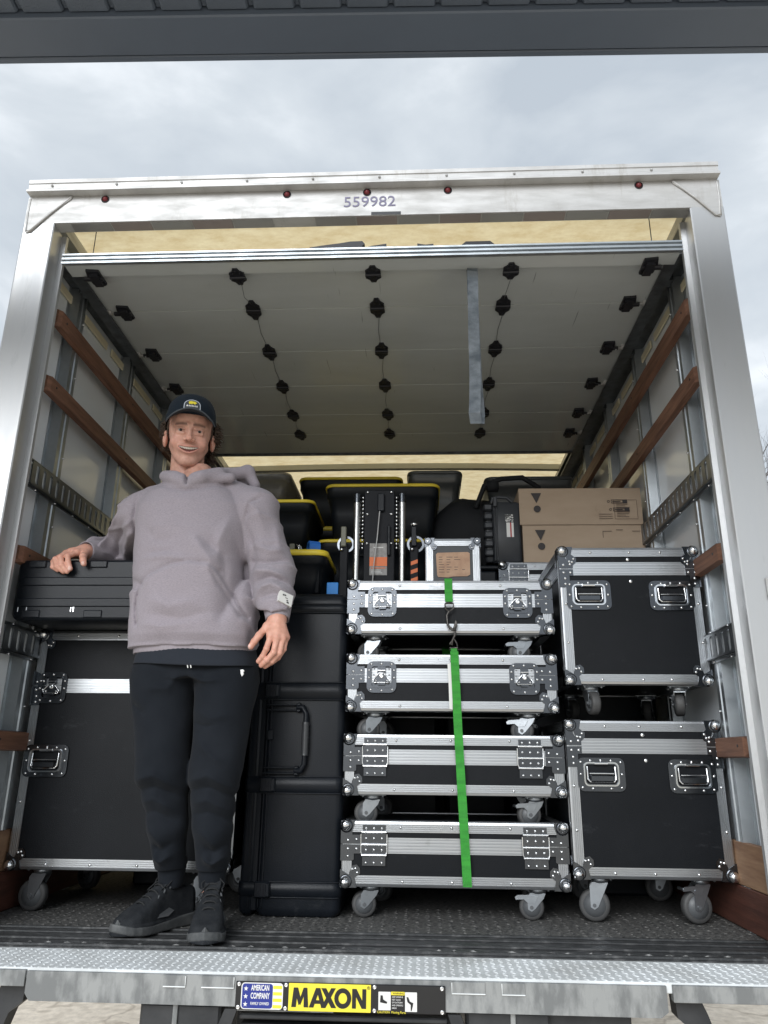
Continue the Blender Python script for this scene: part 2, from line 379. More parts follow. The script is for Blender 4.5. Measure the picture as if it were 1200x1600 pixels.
    def loft(s, rings, mi=0, sm=True, capa=True, capb=True):
        n = len(rings[0]); vs = [p for r in rings for p in r]
        s.add(vs, [(k*n+i, k*n+(i+1) % n, (k+1)*n+(i+1) % n, (k+1)*n+i) for k in range(len(rings)-1) for i in range(n)], mi, sm)
        F = []
        if capa: F.append(tuple(range(n))[::-1])
        if capb: F.append(tuple(range((len(rings)-1)*n, len(rings)*n)))
        return s.add(vs, F, mi) if F else s
    def mesh(s, name, mats):
        me = bpy.data.meshes.new(name); me.from_pydata(s.v, [], s.f)
        if not isinstance(mats, (list, tuple)): mats = [mats]
        for m in mats: me.materials.append(m)
        me.polygons.foreach_set('material_index', s.m); me.polygons.foreach_set('use_smooth', s.s)
        import bmesh
        bm = bmesh.new(); bm.from_mesh(me); bmesh.ops.recalc_face_normals(bm, faces=bm.faces); bm.to_mesh(me); bm.free()
        me.update(); return me
    def build(s, name, mats, parent=None, loc=None, kind=None):
        return inst(s.mesh(name, mats), name, parent, loc, kind)

def inst(me, name, parent=None, loc=None, kind=None, rot=None, scale=None):
    o = bpy.data.objects.new(name, me); COL.objects.link(o)
    if parent is not None: o.parent = parent
    if loc is not None: o.location = loc
    if rot is not None: o.rotation_euler = rot
    if scale is not None: o.scale = scale
    if kind: o['kind'] = kind
    return o
def thing(name, label, cat, loc=(0, 0, 0), rotz=0, group=None):
    o = bpy.data.objects.new(name, None); COL.objects.link(o); o.empty_display_size = .1
    o.location = loc; o.rotation_euler = (0, 0, rotz); o['label'] = label; o['category'] = cat
    if group: o['group'] = group
    return o
def tag(o, label, cat, group=None):
    o['label'] = label; o['category'] = cat
    if group: o['group'] = group
    return o
def rrect(x0, x1, z0, z1, r, k=4):
    P = []
    for cx, cz, a0 in ((x1-r, z1-r, 0), (x0+r, z1-r, 90), (x0+r, z0+r, 180), (x1-r, z0+r, 270)):
        for i in range(k+1):
            a = R(a0 + 90*i/k); P.append((cx + r*math.cos(a), cz + r*math.sin(a)))
    return P
def rr_ring(cx, cy, z, w, d, r, k=5):
    return [(x, y, z) for x, y in rrect(cx-w/2, cx+w/2, cy-d/2, cy+d/2, r, k)]
def bar_curve(me_name, text, size, m, parent, loc, rot, ext=.0006, sx=1., off=0., align='CENTER', name=None, shear=0):
    cu = bpy.data.curves.new(me_name, 'FONT'); cu.body = text; cu.size = size; cu.extrude = ext; cu.offset = off
    cu.align_x = align; cu.align_y = 'CENTER'; cu.shear = shear; cu.resolution_u = 3
    o = bpy.data.objects.new('tmp', cu); COL.objects.link(o)
    dg = bpy.context.evaluated_depsgraph_get(); me = bpy.data.meshes.new_from_object(o.evaluated_get(dg))
    bpy.data.objects.remove(o); bpy.data.curves.remove(cu)
    me.name = me_name; me.materials.clear(); me.materials.append(m)
    return inst(me, name or me_name, parent, loc, None, rot, (sx, 1, 1))
FR = (R(90), 0, 0)      # text facing the camera side (-Y)

# ------------------------------------------------------------------ ground, trees
def build_ground():
    mb = MB(); z = -1.05
    mb.add([(-400, -400, z), (400, -400, z), (400, 600, z), (-400, 600, z)], [(0, 1, 2, 3)])
    mb.build('ground', M['grass'], kind='structure')
    mb = MB(); z += .004
    mb.add([(-26, -30, z), (26, -30, z), (26, 13, z), (-26, 13, z)], [(0, 1, 2, 3)])
    mb.build('driveway', M['ground'], kind='structure')
build_ground()

def bare_tree(x, y, h, seed, label):
    rd = random.Random(seed); t = thing('bare_tree', label, 'tree', (x, y, -1.05))
    trunk = MB(); crown = MB()
    def grow(p, d, L, r, lev):
        n = 4; pts = [p]; rad = [r]; q = p.copy(); dd = d.copy()
        for i in range(n):
            dd = (dd + Vector((rd.uniform(-.13, .13), rd.uniform(-.13, .13), rd.uniform(-.04, .10)))).normalized()
            q = q + dd*L/n; pts.append(q.copy()); rad.append(r*(1-.45*(i+1)/n))
        (trunk if lev == 0 else crown).tube(pts, rad, 7 if lev < 2 else 4)
        if lev >= 5: return
        kids = rd.randint(3, 4) if lev else 6
        for i in range(kids):
            k = rd.randint(1 if lev else 2, n); base = pts[k]
            ang = rd.uniform(.35, .85); az = rd.uniform(0, 6.283)
            o = dd.orthogonal().normalized(); o.rotate(Matrix.Rotation(az, 3, dd))
            nd = (dd*math.cos(ang) + o*math.sin(ang)).normalized()
            grow(base, nd, L*rd.uniform(.55, .75), rad[k]*.62, lev+1)
    grow(Vector((0, 0, 0)), Vector((0, 0, 1)), h*.45, h*.023, 0)
    trunk.build('trunk', M['bark'], t); crown.build('crown', M['bark'], t)
bare_tree(8.15, 14.5, 9.8, 3, 'leafless grey tree rising behind the right edge of the truck box')
bare_tree(-10.7, 14.5, 12.6, 5, 'leafless tree with only twig tips showing at the left edge beside the truck')

# ------------------------------------------------------------------ canopy over the camera
def build_canopy():
    a = math.atan2(.051, 2.206)
    t = thing('porch_canopy', 'dark grey eave with grooved soffit overhanging the top of the view', 'canopy', (.08, -.66, -1.05), a)
    zb = 3.47
    MB().cbox(-4.2, 4.2, -.125, -.005, zb, zb+.16, .004).build('fascia_beam', M['beam'], t)
    MB().cbox(-4.2, 4.2, 0, .02, zb+.004, zb+.2, .003).build('gutter_board', M['beam'], t)
    MB().box(-4.2, 4.2, -1.25, -.13, zb+.05, zb+.16).build('deck', M['beam'], t)
    # soffit boards, each its own piece with a recessed joint
    pitch = .1275; n = 32
    bm = MB(); w = pitch
    prof = [(0, .012), (.010, .012), (.016, 0), (w-.006, 0), (w-.001, .007), (w-.001, .02), (0, .02)]
    bm.sweep(prof, (0, -1.25, 0), (0, 1.12, 0), (1, 0, 0), (0, 0, 1))
    me = bm.mesh('soffit_board', M['soffit'])
    for i in range(-n, n): inst(me, 'soffit_board', t, (i*pitch+.035, 0, zb+.018))
    for x in (-4.05, 4.05):
        for y in (-.07, -1.18): MB().cbox(x-.07, x+.07, y-.06, y+.06, 0, zb, .005).build('post', M['beam'], t)
build_canopy()

# ------------------------------------------------------------------ truck box
def build_truck():
    T = thing('box_truck', 'silver framed white box truck with its rear roll-up door open', 'truck', (0, 0, -1.05))
    Z = 1.05
    L = 5.4
    def B(mb, name, m, parent=T, kind=None):
        return mb.build(name, m, parent, (0, 0, Z) if parent is T else None, kind)
    # rear posts: outer face, inclined jamb, inner flange
    for sx in (-1, 1):
        pr = [(1.300, .002), (1.296, 0), (1.184, 0), (1.180, .003), (1.186, .078), (1.168, .080), (1.166, .092), (1.20, .096), (1.27, .13), (1.300, .13)]
        pr = [(u*sx, v) for u, v in pr]
        B(MB().prism(pr, -.20, 2.41, 0, 'XY'), 'rear_post', M['polished'])
        # corner gusset, proud of post and header
        g = [(1.288, 2.533), (1.125, 2.528), (1.128, 2.516), (1.196, 2.455), (1.262, 2.372), (1.283, 2.366)]
        B(MB().prism([(u*sx, v) for u, v in g], -.005, -.001), 'corner_gusset', M['header'])
        gi = [(1.284, 2.53), (1.125, 2.524), (1.20, 2.45), (1.27, 2.37)]
        bead = [(sx*1.13, -.004, 2.524), (sx*1.20, -.004, 2.452), (sx*1.268, -.004, 2.372), (sx*1.283, -.004, 2.372), (sx*1.287, -.004, 2.45), (sx*1.287, -.004, 2.52)]
        B(MB().tube(bead, .0045, 6), 'weld_bead', M['header'])
    # header
    hp = [(0, 2.41), (0, 2.53), (.05, 2.53), (.05, 2.60), (.13, 2.60), (.13, 2.50), (.055, 2.43), (.055, 2.41)]
    B(MB().sweep(hp, (-1.298, 0, 0), (2.596, 0, 0), (0, 1, 0), (0, 0, 1)), 'header', M['header'])
    rp = [(-.034, 2.531), (-.034, 2.54), (-.022, 2.552), (-.022, 2.572), (-.026, 2.574), (-.026, 2.590), (.049, 2.604), (.049, 2.531)]
    B(MB().sweep(rp, (-1.292, 0, 0), (2.584, 0, 0), (0, 1, 0), (0, 0, 1)), 'drip_rail', M['header'])
    for x in (-.997, -.299, .003, .305, 1.006):
        o = B(MB().lathe((0, 0, 0), (0, -1, 0), [(0, .0105), (.003, .0105), (.005, .009), (.008, .007), (.010, .003), (.0105, .001)], 14), 'marker_light', M['redlens'])
        o.location = (x, 0, Z+2.513)
        MB().lathe((0, 0, 0), (0, -1, 0), [(-.004, .0155), (.003, .0155), (.003, .0130), (.0, .0130)], 16).build('bezel', M['hinge'], o)
    # tape mirrored in the header underside, its reflection painted as dull patches
    for i, x in enumerate(np.arange(-1.12, 1.1, .155)):
        if i in (5,): continue
        MB().box(x, x+.15, .006, .050, 2.4075, 2.4095).build('tape_reflection', M['reflred'] if i % 2 else M['reflgrey'], T, (0, 0, Z))
    MB().box(.02, .13, -.001, .004, 2.411, 2.424).build('lock_plate', M['chassis'], T, (0, 0, Z))
    o = bar_curve('fleet_number', '559982', .066, M['numink'], T, (.013, -.001, Z+2.469), FR, .0008)
    # top plate seam rivets
    rv = MB()
    for x in np.arange(-1.2, 1.25, .25): rv.ball((x, -.025, 2.562), .005, 8, 5)
    B(rv, 'rivets', M['header'], kind='stuff')
    # side walls
    for sx in (-1, 1):
        wl = 'side_wall'
        o = MB().box(sx*1.245, sx*1.285, .131, L, -.05, 2.50).build(wl, M['wall'], T, (0, 0, Z))
        o2 = MB().box(sx*1.289, sx*1.299, .131, L, -.20, 2.56).build('outer_skin', M['polished'], T, (0, 0, Z))
        # studs: hat channels
        k = 0
        for y in (.135, .345, .905, 1.475, 2.045, 2.615, 3.185, 3.755, 4.325, 4.895):
            w = .035 if y < .2 else .072
            pr = [(-w/2-.014, 0), (-w/2, 0), (-w/2+.006, -.042), (-.006, -.042), (-.003, -.038), (.003, -.038), (.006, -.042), (w/2-.006, -.042), (w/2, 0), (w/2+.014, 0), (w/2+.014, -.003), (w/2+.014, -.0005)]
            pr = [(-w/2-.014, -.001), (-w/2-.014, -.004), (-w/2, -.004), (-w/2+.006, -.042), (-.007, -.042), (-.004, -.037), (.004, -.037), (.007, -.042), (w/2-.006, -.042), (w/2, -.004), (w/2+.014, -.004), (w/2+.014, -.001)]
            s = MB().sweep(pr, (sx*1.2445, y, 0), (0, 0, 2.40), (0, 1, 0), (sx, 0, 0))
            s.build('stud', M['galv'], T, (0, 0, Z))
            rv = MB()
            for z in (.66, 1.02, 1.32, 1.60, 1.95, 2.2): rv.ball((sx*1.201, y+w*.34, z), .004, 8, 5)
            if w > .05: B(rv, 'rivets', M['rivet'], kind='stuff')
        # wood rails
        for zz, hh in ((2.057, .075), (1.782, .068), (1.127, .065), (.510, .065)):
            c = .018
            x0, x1 = 1.2015, 1.178
            p = [(x0, zz), (x1, zz+.006), (x1, zz+hh-.006), (x0, zz+hh)]
            vs = []
            for yy, ins in ((.142, .016), (.160, 0), (L-.1, 0)):
                vs += [(sx*x0, yy if ins == 0 else yy, zz), (sx*(x1+ins*.5), yy, zz+.004+ins*.6), (sx*(x1+ins*.5), yy, zz+hh-.004-ins*.2), (sx*x0, yy, zz+hh)]
            mb = MB(); F = [(0, 1, 2, 3), (8, 9, 10, 11)]
            for k in range(2): F += [(k*4+i, k*4+(i+1) % 4, k*4+4+(i+1) % 4, k*4+4+i) for i in range(4)]
            mb.add(vs, F); mb.build('wood_rail', M['wood'], T, (0, 0, Z))
            bo = MB()
            for yy in (.20, .905, 1.475, 2.045): bo.cyl((sx*1.1785, yy, zz+hh*.55), (sx*1.1765, yy, zz+hh*.55), .0045, n=8)
            B(bo, 'bolts', M['hinge'], kind='stuff')
        # E-track: flanged rail with real slots
        for zz in (1.405, .818):
            hh = .108; mb = MB(); X = 1.200; y0 = .14
            fl = [(0, 0), (0, .012), (-.010, .016), (-.014, .014), (-.014, .0)]
            def strip(za, zb_, xa, xb): mb.box(sx*xa, sx*xb, y0, L-.1, za, zb_)
            strip(zz, zz+.010, 1.197, 1.200)
            strip(zz+.010, zz+.020, 1.186, 1.189); strip(zz+.0095, zz+.0125, 1.186, 1.199)
            strip(zz+hh-.010, zz+hh, 1.197, 1.200)
            strip(zz+hh-.020, zz+hh-.010, 1.186, 1.189); strip(zz+hh-.0125, zz+hh-.0095, 1.186, 1.199)
            y = y0; k = 0
            while y < L-.15:
                mb.box(sx*1.186, sx*1.189, y, y+.030, zz+.020, zz+hh-.020)
                mb.prism([(y+.030, zz+.020), (y+.036, zz+.020), (y+.030, zz+.028)], sx*1.186, sx*1.189, 0, 'YZ')
                mb.prism([(y+.051, zz+hh-.020), (y+.045, zz+hh-.020), (y+.051, zz+hh-.028)], sx*1.186, sx*1.189, 0, 'YZ')
                y += .051
            mb.build('cargo_track', M['tracksteel'], T, (0, 0, Z))
            MB().box(sx*1.1965, sx*1.1995, y0+.002, L-.12, zz+.021, zz+hh-.021).build('track_back', M['wall'], T, (0, 0, Z))
            rv = MB()
            for yy in np.arange(.2, 3, .153):
                rv.ball((sx*1.196, yy, zz+.004), .0042, 8, 5); rv.ball((sx*1.196, yy, zz+hh-.004), .0042, 8, 5)
            B(rv, 'rivets', M['rivet'], kind='stuff')
        # kick boards
        MB().cbox(sx*1.2, sx*1.222, .14, L-.1, .002, .127, .003).build('kick_board', M['woodred'], T, (0, 0, Z))
        MB().cbox(sx*1.2, sx*1.222, .14, .44, .129, .258, .003).build('kick_board', M['woodpale'], T, (0, 0, Z))
        MB().cbox(sx*1.2, sx*1.222, .442, L-.1, .129, .258, .003).build('kick_board', M['woodred'], T, (0, 0, Z))
        # top rub strip with slots, cream painted in for yellow roof light; top rail
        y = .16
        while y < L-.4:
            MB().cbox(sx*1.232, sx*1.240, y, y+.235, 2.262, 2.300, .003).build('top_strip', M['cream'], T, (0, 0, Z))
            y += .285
        MB().box(sx*1.205, sx*1.2445, .131, L, 2.47, 2.52).build('top_rail', M['header'], T, (0, 0, Z))
        # curved door track: channel along the wall top
        tr = [(1.125, 2.285), (1.172, 2.285), (1.172, 2.335), (1.125, 2.335), (1.125, 2.329), (1.166, 2.329), (1.166, 2.291), (1.125, 2.291)]
        mb = MB().prism([(sx*a, b) for a, b in tr], .10, 3.1, 0, 'XZ'); mb.build('door_track', M['darkgalv'], T, (0, 0, Z))
        tb = [(sx*1.172, .16, 2.30), (sx*1.20, .16, 2.34), (sx*1.20, .16, 2.40)]
        for yy in np.arange(.3, 3., .57):
            MB().cbox(sx*1.172, sx*1.206, yy, yy+.045, 2.31, 2.40, .002).build('track_bracket', M['darkgalv'], T, (0, 0, Z))
        # shelf added over the track gap to keep roof light off the walls
        MB().box(sx*1.160, sx*1.2440, .135, 3.1, 2.337, 2.341).build('track_light_stop', M['darkgalv'], T, (0, 0, Z))
    # roof: sheet just under bows
    rf = MB(); nx, ny = 14, 2
    xs = np.linspace(-1.28, 1.28, 15)
    v = []; F = []
    for j, y in enumerate((.06, L+.0)):
        for x in xs: v.append((x, y, 2.565-.02*(x/1.28)**2))
    for i in range(14): F.append((i, i+1, 15+i+1, 15+i))
    rf.add(v, F, 0, True); B(rf, 'roof_panel', M['roof'])
    for y in (.62, 1.23, 1.84, 2.45, 2.86, 3.67, 4.28, 4.9):
        MB().prism([(x, 2.520-.018*(x/1.28)**2) for x in np.linspace(-1.24, 1.24, 9)] + [(x, 2.560-.020*(x/1.28)**2) for x in np.linspace(1.24, -1.24, 9)], y-.022, y+.022).build('roof_bow', M['bow'], T, (0, 0, Z))
    # bulkhead at the cab end
    MB().box(-1.285, 1.285, L+.001, L+.04, -.05, 2.54).build('front_wall', M['wall'], T, (0, 0, Z))
    # floor and sill
    MB().box(-1.2445, 1.2445, .24, L, -.06, 0).build('cargo_floor', M['floor'], T, (0, 0, Z))
    mb = MB(); mb.box(-1.2, 1.2, .002, .238, -.06, -.004)
    B(mb, 'rear_sill', M['sill'])
    mb = MB()
    for y0, y1, h in ((.222, .232, .002), (.165, .175, .001), (.085, .096, .002), (.004, .012, .003)): mb.box(-1.19, 1.19, y0, y1, -.003, h)
    B(mb, 'sill_rib', M['sill'])
    # raised worn studs on the sill and the tread pattern on the cargo floor
    mb = MB()
    def loz(mb, x, y, z, a, l=.013, w=.0045, h=.002):
        ca, sa = math.cos(a), math.sin(a)
        p = [(l, 0), (0, w), (-l, 0), (0, -w)]
        vs = [(x+u*ca-v_*sa, y+u*sa+v_*ca, z) for u, v_ in p] + [(x, y, z+h)]
        mb.add(vs, [(0, 1, 4), (1, 2, 4), (2, 3, 4), (3, 0, 4)])
    for x in np.arange(-1.17, 1.17, .052):
        if random.random() < .85: loz(mb, x+random.uniform(-.006, .006), .045+random.uniform(-.003, .003), -.003, random.uniform(-.3, .3), random.uniform(.006, .014), random.uniform(.003, .008), .003)
    B(mb, 'sill_studs', M['wornstud'], kind='stuff')
    mb = MB()
    for i, x in enumerate(np.arange(-1.19, 1.19, .036)):
        for j, y in enumerate(np.arange(.25, .62, .036)):
            loz(mb, x, y, .0003, R(45) if (i+j) % 2 else R(-45), .014, .005, .0028)
    B(mb, 'floor_tread', M['floor'], kind='stuff')
    # underside: frame rails, cross members, wheels
    for sx in (-1, 1):
        MB().cbox(sx*.38, sx*.45, .3, L+1.5, -.36, -.14, .004).build('chassis_rail', M['chassis'], T, (0, 0, Z))
    for y in np.arange(.3, L, .5):
        MB().box(-1.24, 1.24, y, y+.06, -.14, -.061).build('cross_member', M['chassis'], T, (0, 0, Z))
    for sx in (-1, 1):
        for xx in (.80, 1.07):
            o = MB().lathe((0, 0, 0), (1, 0, 0), [(-.12, .22), (-.12, .40), (-.10, .44), (.10, .44), (.12, .40), (.12, .22)], 28).build('tyre', M['rubber'], T)
            o.location = (sx*xx, 3.6, .44)
            MB().lathe((0, 0, 0), (1, 0, 0), [(-.10, .22), (-.02, .1), (.02, .1), (.10, .22)], 20).build('rim', M['header'], o)
    MB().cbox(-1.1, 1.1, L+.3, L+2.1, -.55, 1.1, .06).build('cab', M['white'], T, (0, 0, Z))
    # ---- roll-up door lying along the ceiling
    D = bpy.data.objects.new('roll_up_door', None); COL.objects.link(D); D.parent = T; D.location = (0, 0, Z); D.empty_display_size = .1
    ys = [.14, .431, .786, 1.134, 1.471, 1.73, 2.01]; zz = [2.2675, 2.300, 2.303, 2.305, 2.304, 2.302, 2.300]
    # bottom bar with ribs
    bp = [(.045, 2.262), (.045, 2.270), (.052, 2.272), (.052, 2.278), (.045, 2.280), (.045, 2.288), (.052, 2.290), (.052, 2.296), (.045, 2.298), (.045, 2.305), (.06, 2.310), (.06, 2.262)]
    MB().sweep(bp, (-1.155, 0, 0), (2.31, 0, 0), (0, 1, 0), (0, 0, 1)).build('bottom_bar', M['galv'], D)
    MB().box(-1.152, 1.152, .0605, .138, 2.268, 2.290).build('door_slat', M['door'], D)
    MB().box(-1.150, 1.150, .1395, .150, 2.283, 2.300).build('door_slat_joint', M['darkgalv'], D)
    for i in range(len(ys)-1):
        y0, y1 = ys[i]+.003, ys[i+1]-.003
        za = zz[i] if i else 2.298
        v = [(-1.152, y0, za), (1.152, y0, za), (1.152, y1, zz[i+1]), (-1.152, y1, zz[i+1])]
        v += [(a, b, c+.022) for a, b, c in v]
        # slight crown so that reflections wander
        MB().add(v, [(0, 3, 2, 1), (4, 5, 6, 7), (0, 1, 5, 4), (1, 2, 6, 5), (2, 3, 7, 6), (3, 0, 4, 7)]).build('door_slat', M['door'], D)
    MB().box(-1.152, 1.152, 2.011, 2.03, 2.290, 2.325).build('top_bar', M['darkgalv'], D)
    # hinges
    h = MB()
    hp = [(-.008, -.045), (.008, -.045), (.014, -.030), (.026, -.020), (.027, .020), (.014, .030), (.008, .045), (-.008, .045), (-.014, .030), (-.027, .020), (-.026, -.020), (-.014, -.030)]
    h.prism(hp, -.0065, 0, 0, 'XY')
    h.cyl((-.027, 0, -.008), (.027, 0, -.008), .0065, n=8)
    for dx, dy in ((0, -.036), (0, .036), (-.012, -.022), (.012, -.022), (-.012, .022), (.012, .022)): h.ball((dx, dy, -.0075), .0035, 6, 4)
    hm = h.mesh('hinge', M['hinge'])
    rh = MB(); rh.prism([(-.03, -.04), (.03, -.045), (.04, -.01), (.035, .03), (.0, .045), (-.03, .035)], -.012, 0, 0, 'XY')
    rh.cyl((-.03, 0, -.012), (.06, 0, -.012), .010, n=8); rh.box(-.02, .02, -.03, .03, -.028, -.010)
    rm = rh.mesh('roller_hinge', M['hinge'])
    rl = MB().cyl((0, 0, 0), (.018, 0, 0), .019, n=14).mesh('roller', M['header'])
    for i in range(6):
        for x in (-.505, .020, .545):
            inst(hm, 'hinge', D, (x, ys[i]+(.012 if i == 0 else 0), zz[i]-.0005), None, (0, 0, random.uniform(-.06, .06)), (1.12, 1.55 if i else 1.1, 1))
        for sx in (-1, 1):
            o = inst(rm, 'roller_hinge', D, (sx*1.055, ys[i], zz[i]-.0005), None, None, (sx*.8, 1.15, .8))
            MB().cyl((sx*1.09, ys[i], 2.288), (sx*1.115, ys[i], 2.296), .006, n=8).build('roller_stem', M['header'], D)
            q = inst(rl, 'roller', D, (sx*1.115, ys[i], 2.305), None, None, (sx, 1, 1))
    # thin wires between hinges
    mb = MB()
    for x in (-.505, .020, .545):
        for i in range(5):
            if x == .02 and i in (0, ): continue
            mb.tube([(x+.006, ys[i]+.045, zz[i]-.004), (x-.004, (ys[i]+ys[i+1])/2, zz[i]-.006), (x, ys[i+1]-.045, zz[i+1]-.004)], .0012, 5)
    mb.build('tie_wire', M['darkgalv'], D, None, 'stuff')
    # dull reinforcing marks / scratches are in the paint; pull strap: folded loop of webbing
    mb = MB()
    front = [(.398, .150, 2.288), (.397, .115, 2.24), (.395, .110, 2.1), (.393, .105, 1.95), (.393, .100, 1.8), (.390, .098, 1.70), (.386, .092, 1.645), (.392, .110, 1.612), (.404, .135, 1.622), (.408, .150, 1.67), (.402, .152, 1.80), (.399, .150, 2.0), (.398, .165, 2.285)]
    for (a, b) in zip(front[:-1], front[1:]): pass
    ringv = []; w = .020
    for k, (x, y, z) in enumerate(front):
        tw = .25*math.sin(k*.9)
        dx = w*math.cos(tw*.5); dy = w*math.sin(tw*.5)
        ringv.append([(x-dx, y-dy, z), (x+dx, y+dy, z), (x+dx, y+dy+.0025, z), (x-dx, y-dy+.0025, z)])
    mb.loft(ringv, 0, False); mb.build('pull_strap', M['strap'], D)
    # lift cables
    for sx in (-1, 1):
        MB().cyl((sx*1.065, .10, 2.30), (sx*1.065, .10, 2.56), .0018, n=6).build('lift_cable', M['darkgalv'], D)
        MB().cbox(sx*1.04, sx*1.09, .085, .115, 2.300, 2.318, .003).build('cable_bracket', M['galv'], D)
    # rubber flap and clips lying over the bottom bar
    fl = MB().prism([(-.215, 2.306), (-.02, 2.306), (-.006, 2.322), (-.015, 2.334), (-.06, 2.333), (-.10, 2.326), (-.15, 2.320), (-.21, 2.311)], .047, .075)
    fl.prism([(0, 2.307), (.075, 2.307), (.075, 2.322), (.02, 2.314)], .05, .07)
    fl.prism([(.19, 2.308), (.25, 2.308), (.25, 2.317), (.22, 2.314), (.19, 2.320)], .05, .07)
    fl.prism([(.355, 2.310), (.475, 2.310), (.46, 2.324), (.37, 2.324)], .05, .07)
    fl.build('rubber_flap', M['hinge'], D, None, 'stuff')
    # exterior clearance fittings on the right post
    MB().cbox(1.245, 1.275, -.012, -.001, .965, 1.035, .004).build('door_catch', M['header'], T, (0, 0, Z))
    rv = MB(); rv.ball((1.26, -.013, 1.015), .007, 8, 5); rv.ball((1.26, -.013, .985), .007, 8, 5); B(rv, 'rivets', M['rivet'], kind='stuff')
    MB().box(1.235, 1.29, -.003, -.0005, .70, .76).build('orange_sticker', M['label'], T, (0, 0, Z))
M['cream'] = mat('cream_roof_glow_strip', (.72, .66, .48), .4)
M['darkgalv'] = mat('dark_galvanised', (.16, .175, .19), .4, .8, var=(.10, .11, .12), vscale=20)
M['tracksteel'] = mat('dark_zinc_track', (.26, .28, .30), .3, .9, var=(.20, .215, .23), vscale=18)
M['bow'] = mat('grey_roof_bow', (.42, .42, .38), .5, .4)
build_truck()

# ------------------------------------------------------------------ lift gate
def build_gate():
    G = thing('lift_gate', 'galvanised tread plate lift gate folded level at the truck sill', 'lift gate', (0, -.11, -1.05))
    Z = 1.05; Y0 = .11
    def B(mb, name, m, kind=None, mats=None): return mb.build(name, m, G, (0, Y0, Z), kind)
    B(MB().cbox(-1.32, 1.32, -.205, -.004, -.030, -.0065, .002), 'platform_plate', M['tread'])
    mb = MB()
    for i, x in enumerate(np.arange(-1.30, 1.31, .0215)):
        for j, y in enumerate(np.arange(-.197, -.008, .0215)):
            a = R(50) if (i+j) % 2 else R(-50)
            l, w, h = .0105, .0036, .0022
            xx = x; yy = y; ca, sa = math.cos(a), math.sin(a)
            vs = [(xx+u*ca-v*sa, yy+u*sa+v*ca, -.0068) for u, v in ((l, 0), (0, w), (-l, 0), (0, -w))] + [(xx+u*ca, yy+u*sa, -.0068+h) for u in (-.5*l, .5*l)]
            mb.add(vs, [(0, 1, 5), (1, 4, 5), (1, 2, 4), (2, 3, 4), (3, 5, 4), (3, 0, 5)])
    B(mb, 'tread_pattern', M['tread'], kind='stuff')
    yf = -.215
    ctr = [(-.785, -.012), (-.785, -.060), (-.772, -.076), (.758, -.078), (.775, -.066), (.775, -.012)]
    B(MB().prism(ctr, yf, yf+.009), 'fascia_plate', M['fascia'])
    for sx in (-1, 1):
        MB().cbox(sx*.79, sx*1.34, -.2048, -.190, -.046, -.0305, .001).build('side_plate', M['fascia'], G, (0, Y0, Z))
        MB().cbox(sx*.79, sx*1.34, -.214, -.2052, -.046, -.010, .001).build('side_plate', M['fascia'], G, (0, Y0, Z))
        # lifting arm brackets
        arm = [(.805, -.047), (.865, -.047), (.880, -.080), (.935, -.24), (.885, -.24), (.840, -.115), (.808, -.090)]
        MB().prism([(sx*a, b) for a, b in arm], -.17, -.12).build('lift_arm', M['chassis'], G, (0, Y0, Z))
        MB().cbox(sx*1.08, sx*1.16, -.15, -.05, -.40, -.047, .006).build('lift_column', M['chassis'], G, (0, Y0, Z))
        MB().cbox(sx*.30, sx*.50, -.19, -.10, -.55, -.080, .006).build('lower_frame', M['chassis'], G, (0, Y0, Z))
        MB().cbox(sx*.495, sx*.70 if sx > 0 else sx*.51, -.16, -.10, -.40, -.080, .004).build('lower_frame_plate', M['chassis'], G, (0, Y0, Z))
        MB().cbox(sx*.405, sx*.417, -.197, -.1905, -.40, -.080, .001).build('edge_strip', M['fascia'], G, (0, Y0, Z))
        # bolt-on pads with pale welds
        for xa, xb in ((.265, .345), (.385, .440)):
            MB().cbox(sx*xa, sx*xb, yf-.0030, yf-.0003, -.038, -.0125, .001).build('weld_pad', M['fascia'], G, (0, Y0, Z))
            MB().tube([(sx*xa, yf-.003, -.014), (sx*xa, yf-.003, -.0375), (sx*xb, yf-.003, -.0375)], .0016, 5).build('weld', M['tread'], G, (0, Y0, Z))
    # folded step behind the fascia
    for k, z in enumerate((-.098, -.125, -.152)):
        MB().cbox(-.255, .255, -.19+.02*k, -.12+.02*k, z-.012, z, .003).build('step_bar', M['chassis'], G, (0, Y0, Z))
    MB().cbox(-.28, .28, -.10, -.06, -.5, -.085, .003).build('step_back', M['chassis'], G, (0, Y0, Z))
    MB().cbox(-.255, -.02, yf+.001, yf+.02, -.0855, -.079, .001).build('step_edge', M['fascia'], G, (0, Y0, Z))
    for sx in (-1, 1):
        MB().prism([(sx*.285, -.083), (sx*.255, -.083), (sx*.335, -.30), (sx*.375, -.30)], -.212, -.20).build('side_link', M['chassis'], G, (0, Y0, Z))
    # name plate with its lettering
    P = MB().cbox(-.259, .249, yf-.006, yf-.0004, -.0815, -.0215, .0015).build('name_plate', M['signblack'], G, (0, Y0, Z))
    y = yf-.0066
    zc = -.0515
    def patch(x0, x1, z0, z1, m, name, r=.004, dy=0.):
        return MB().prism(rrect(x0, x1, z0, z1, r, 3), y-dy, y-dy+.0005, 0).build(name, m, P)
    patch(-.245, -.143, -.0795, -.0235, M['white'], 'flag_panel', .008)
    patch(-.2425, -.168, -.0775, -.0255, M['signblue'], 'flag_blue', .006, .0006)
    for k in range(4): MB().box(-.167, -.1455, y-.0006, y-.0001, -.0765+.0135*k, -.0765+.0135*k+.007).build('flag_stripe', M['signyellow'], P)
    patch(-.129, .070, -.0805, -.0225, M['signyellow'], 'brand_panel', .001)
    def star(cx, cz, r):
        return [(cx+(r if i % 2 == 0 else r*.4)*math.sin(math.pi*i/5), cz+(r if i % 2 == 0 else r*.4)*math.cos(math.pi*i/5)) for i in range(10)]
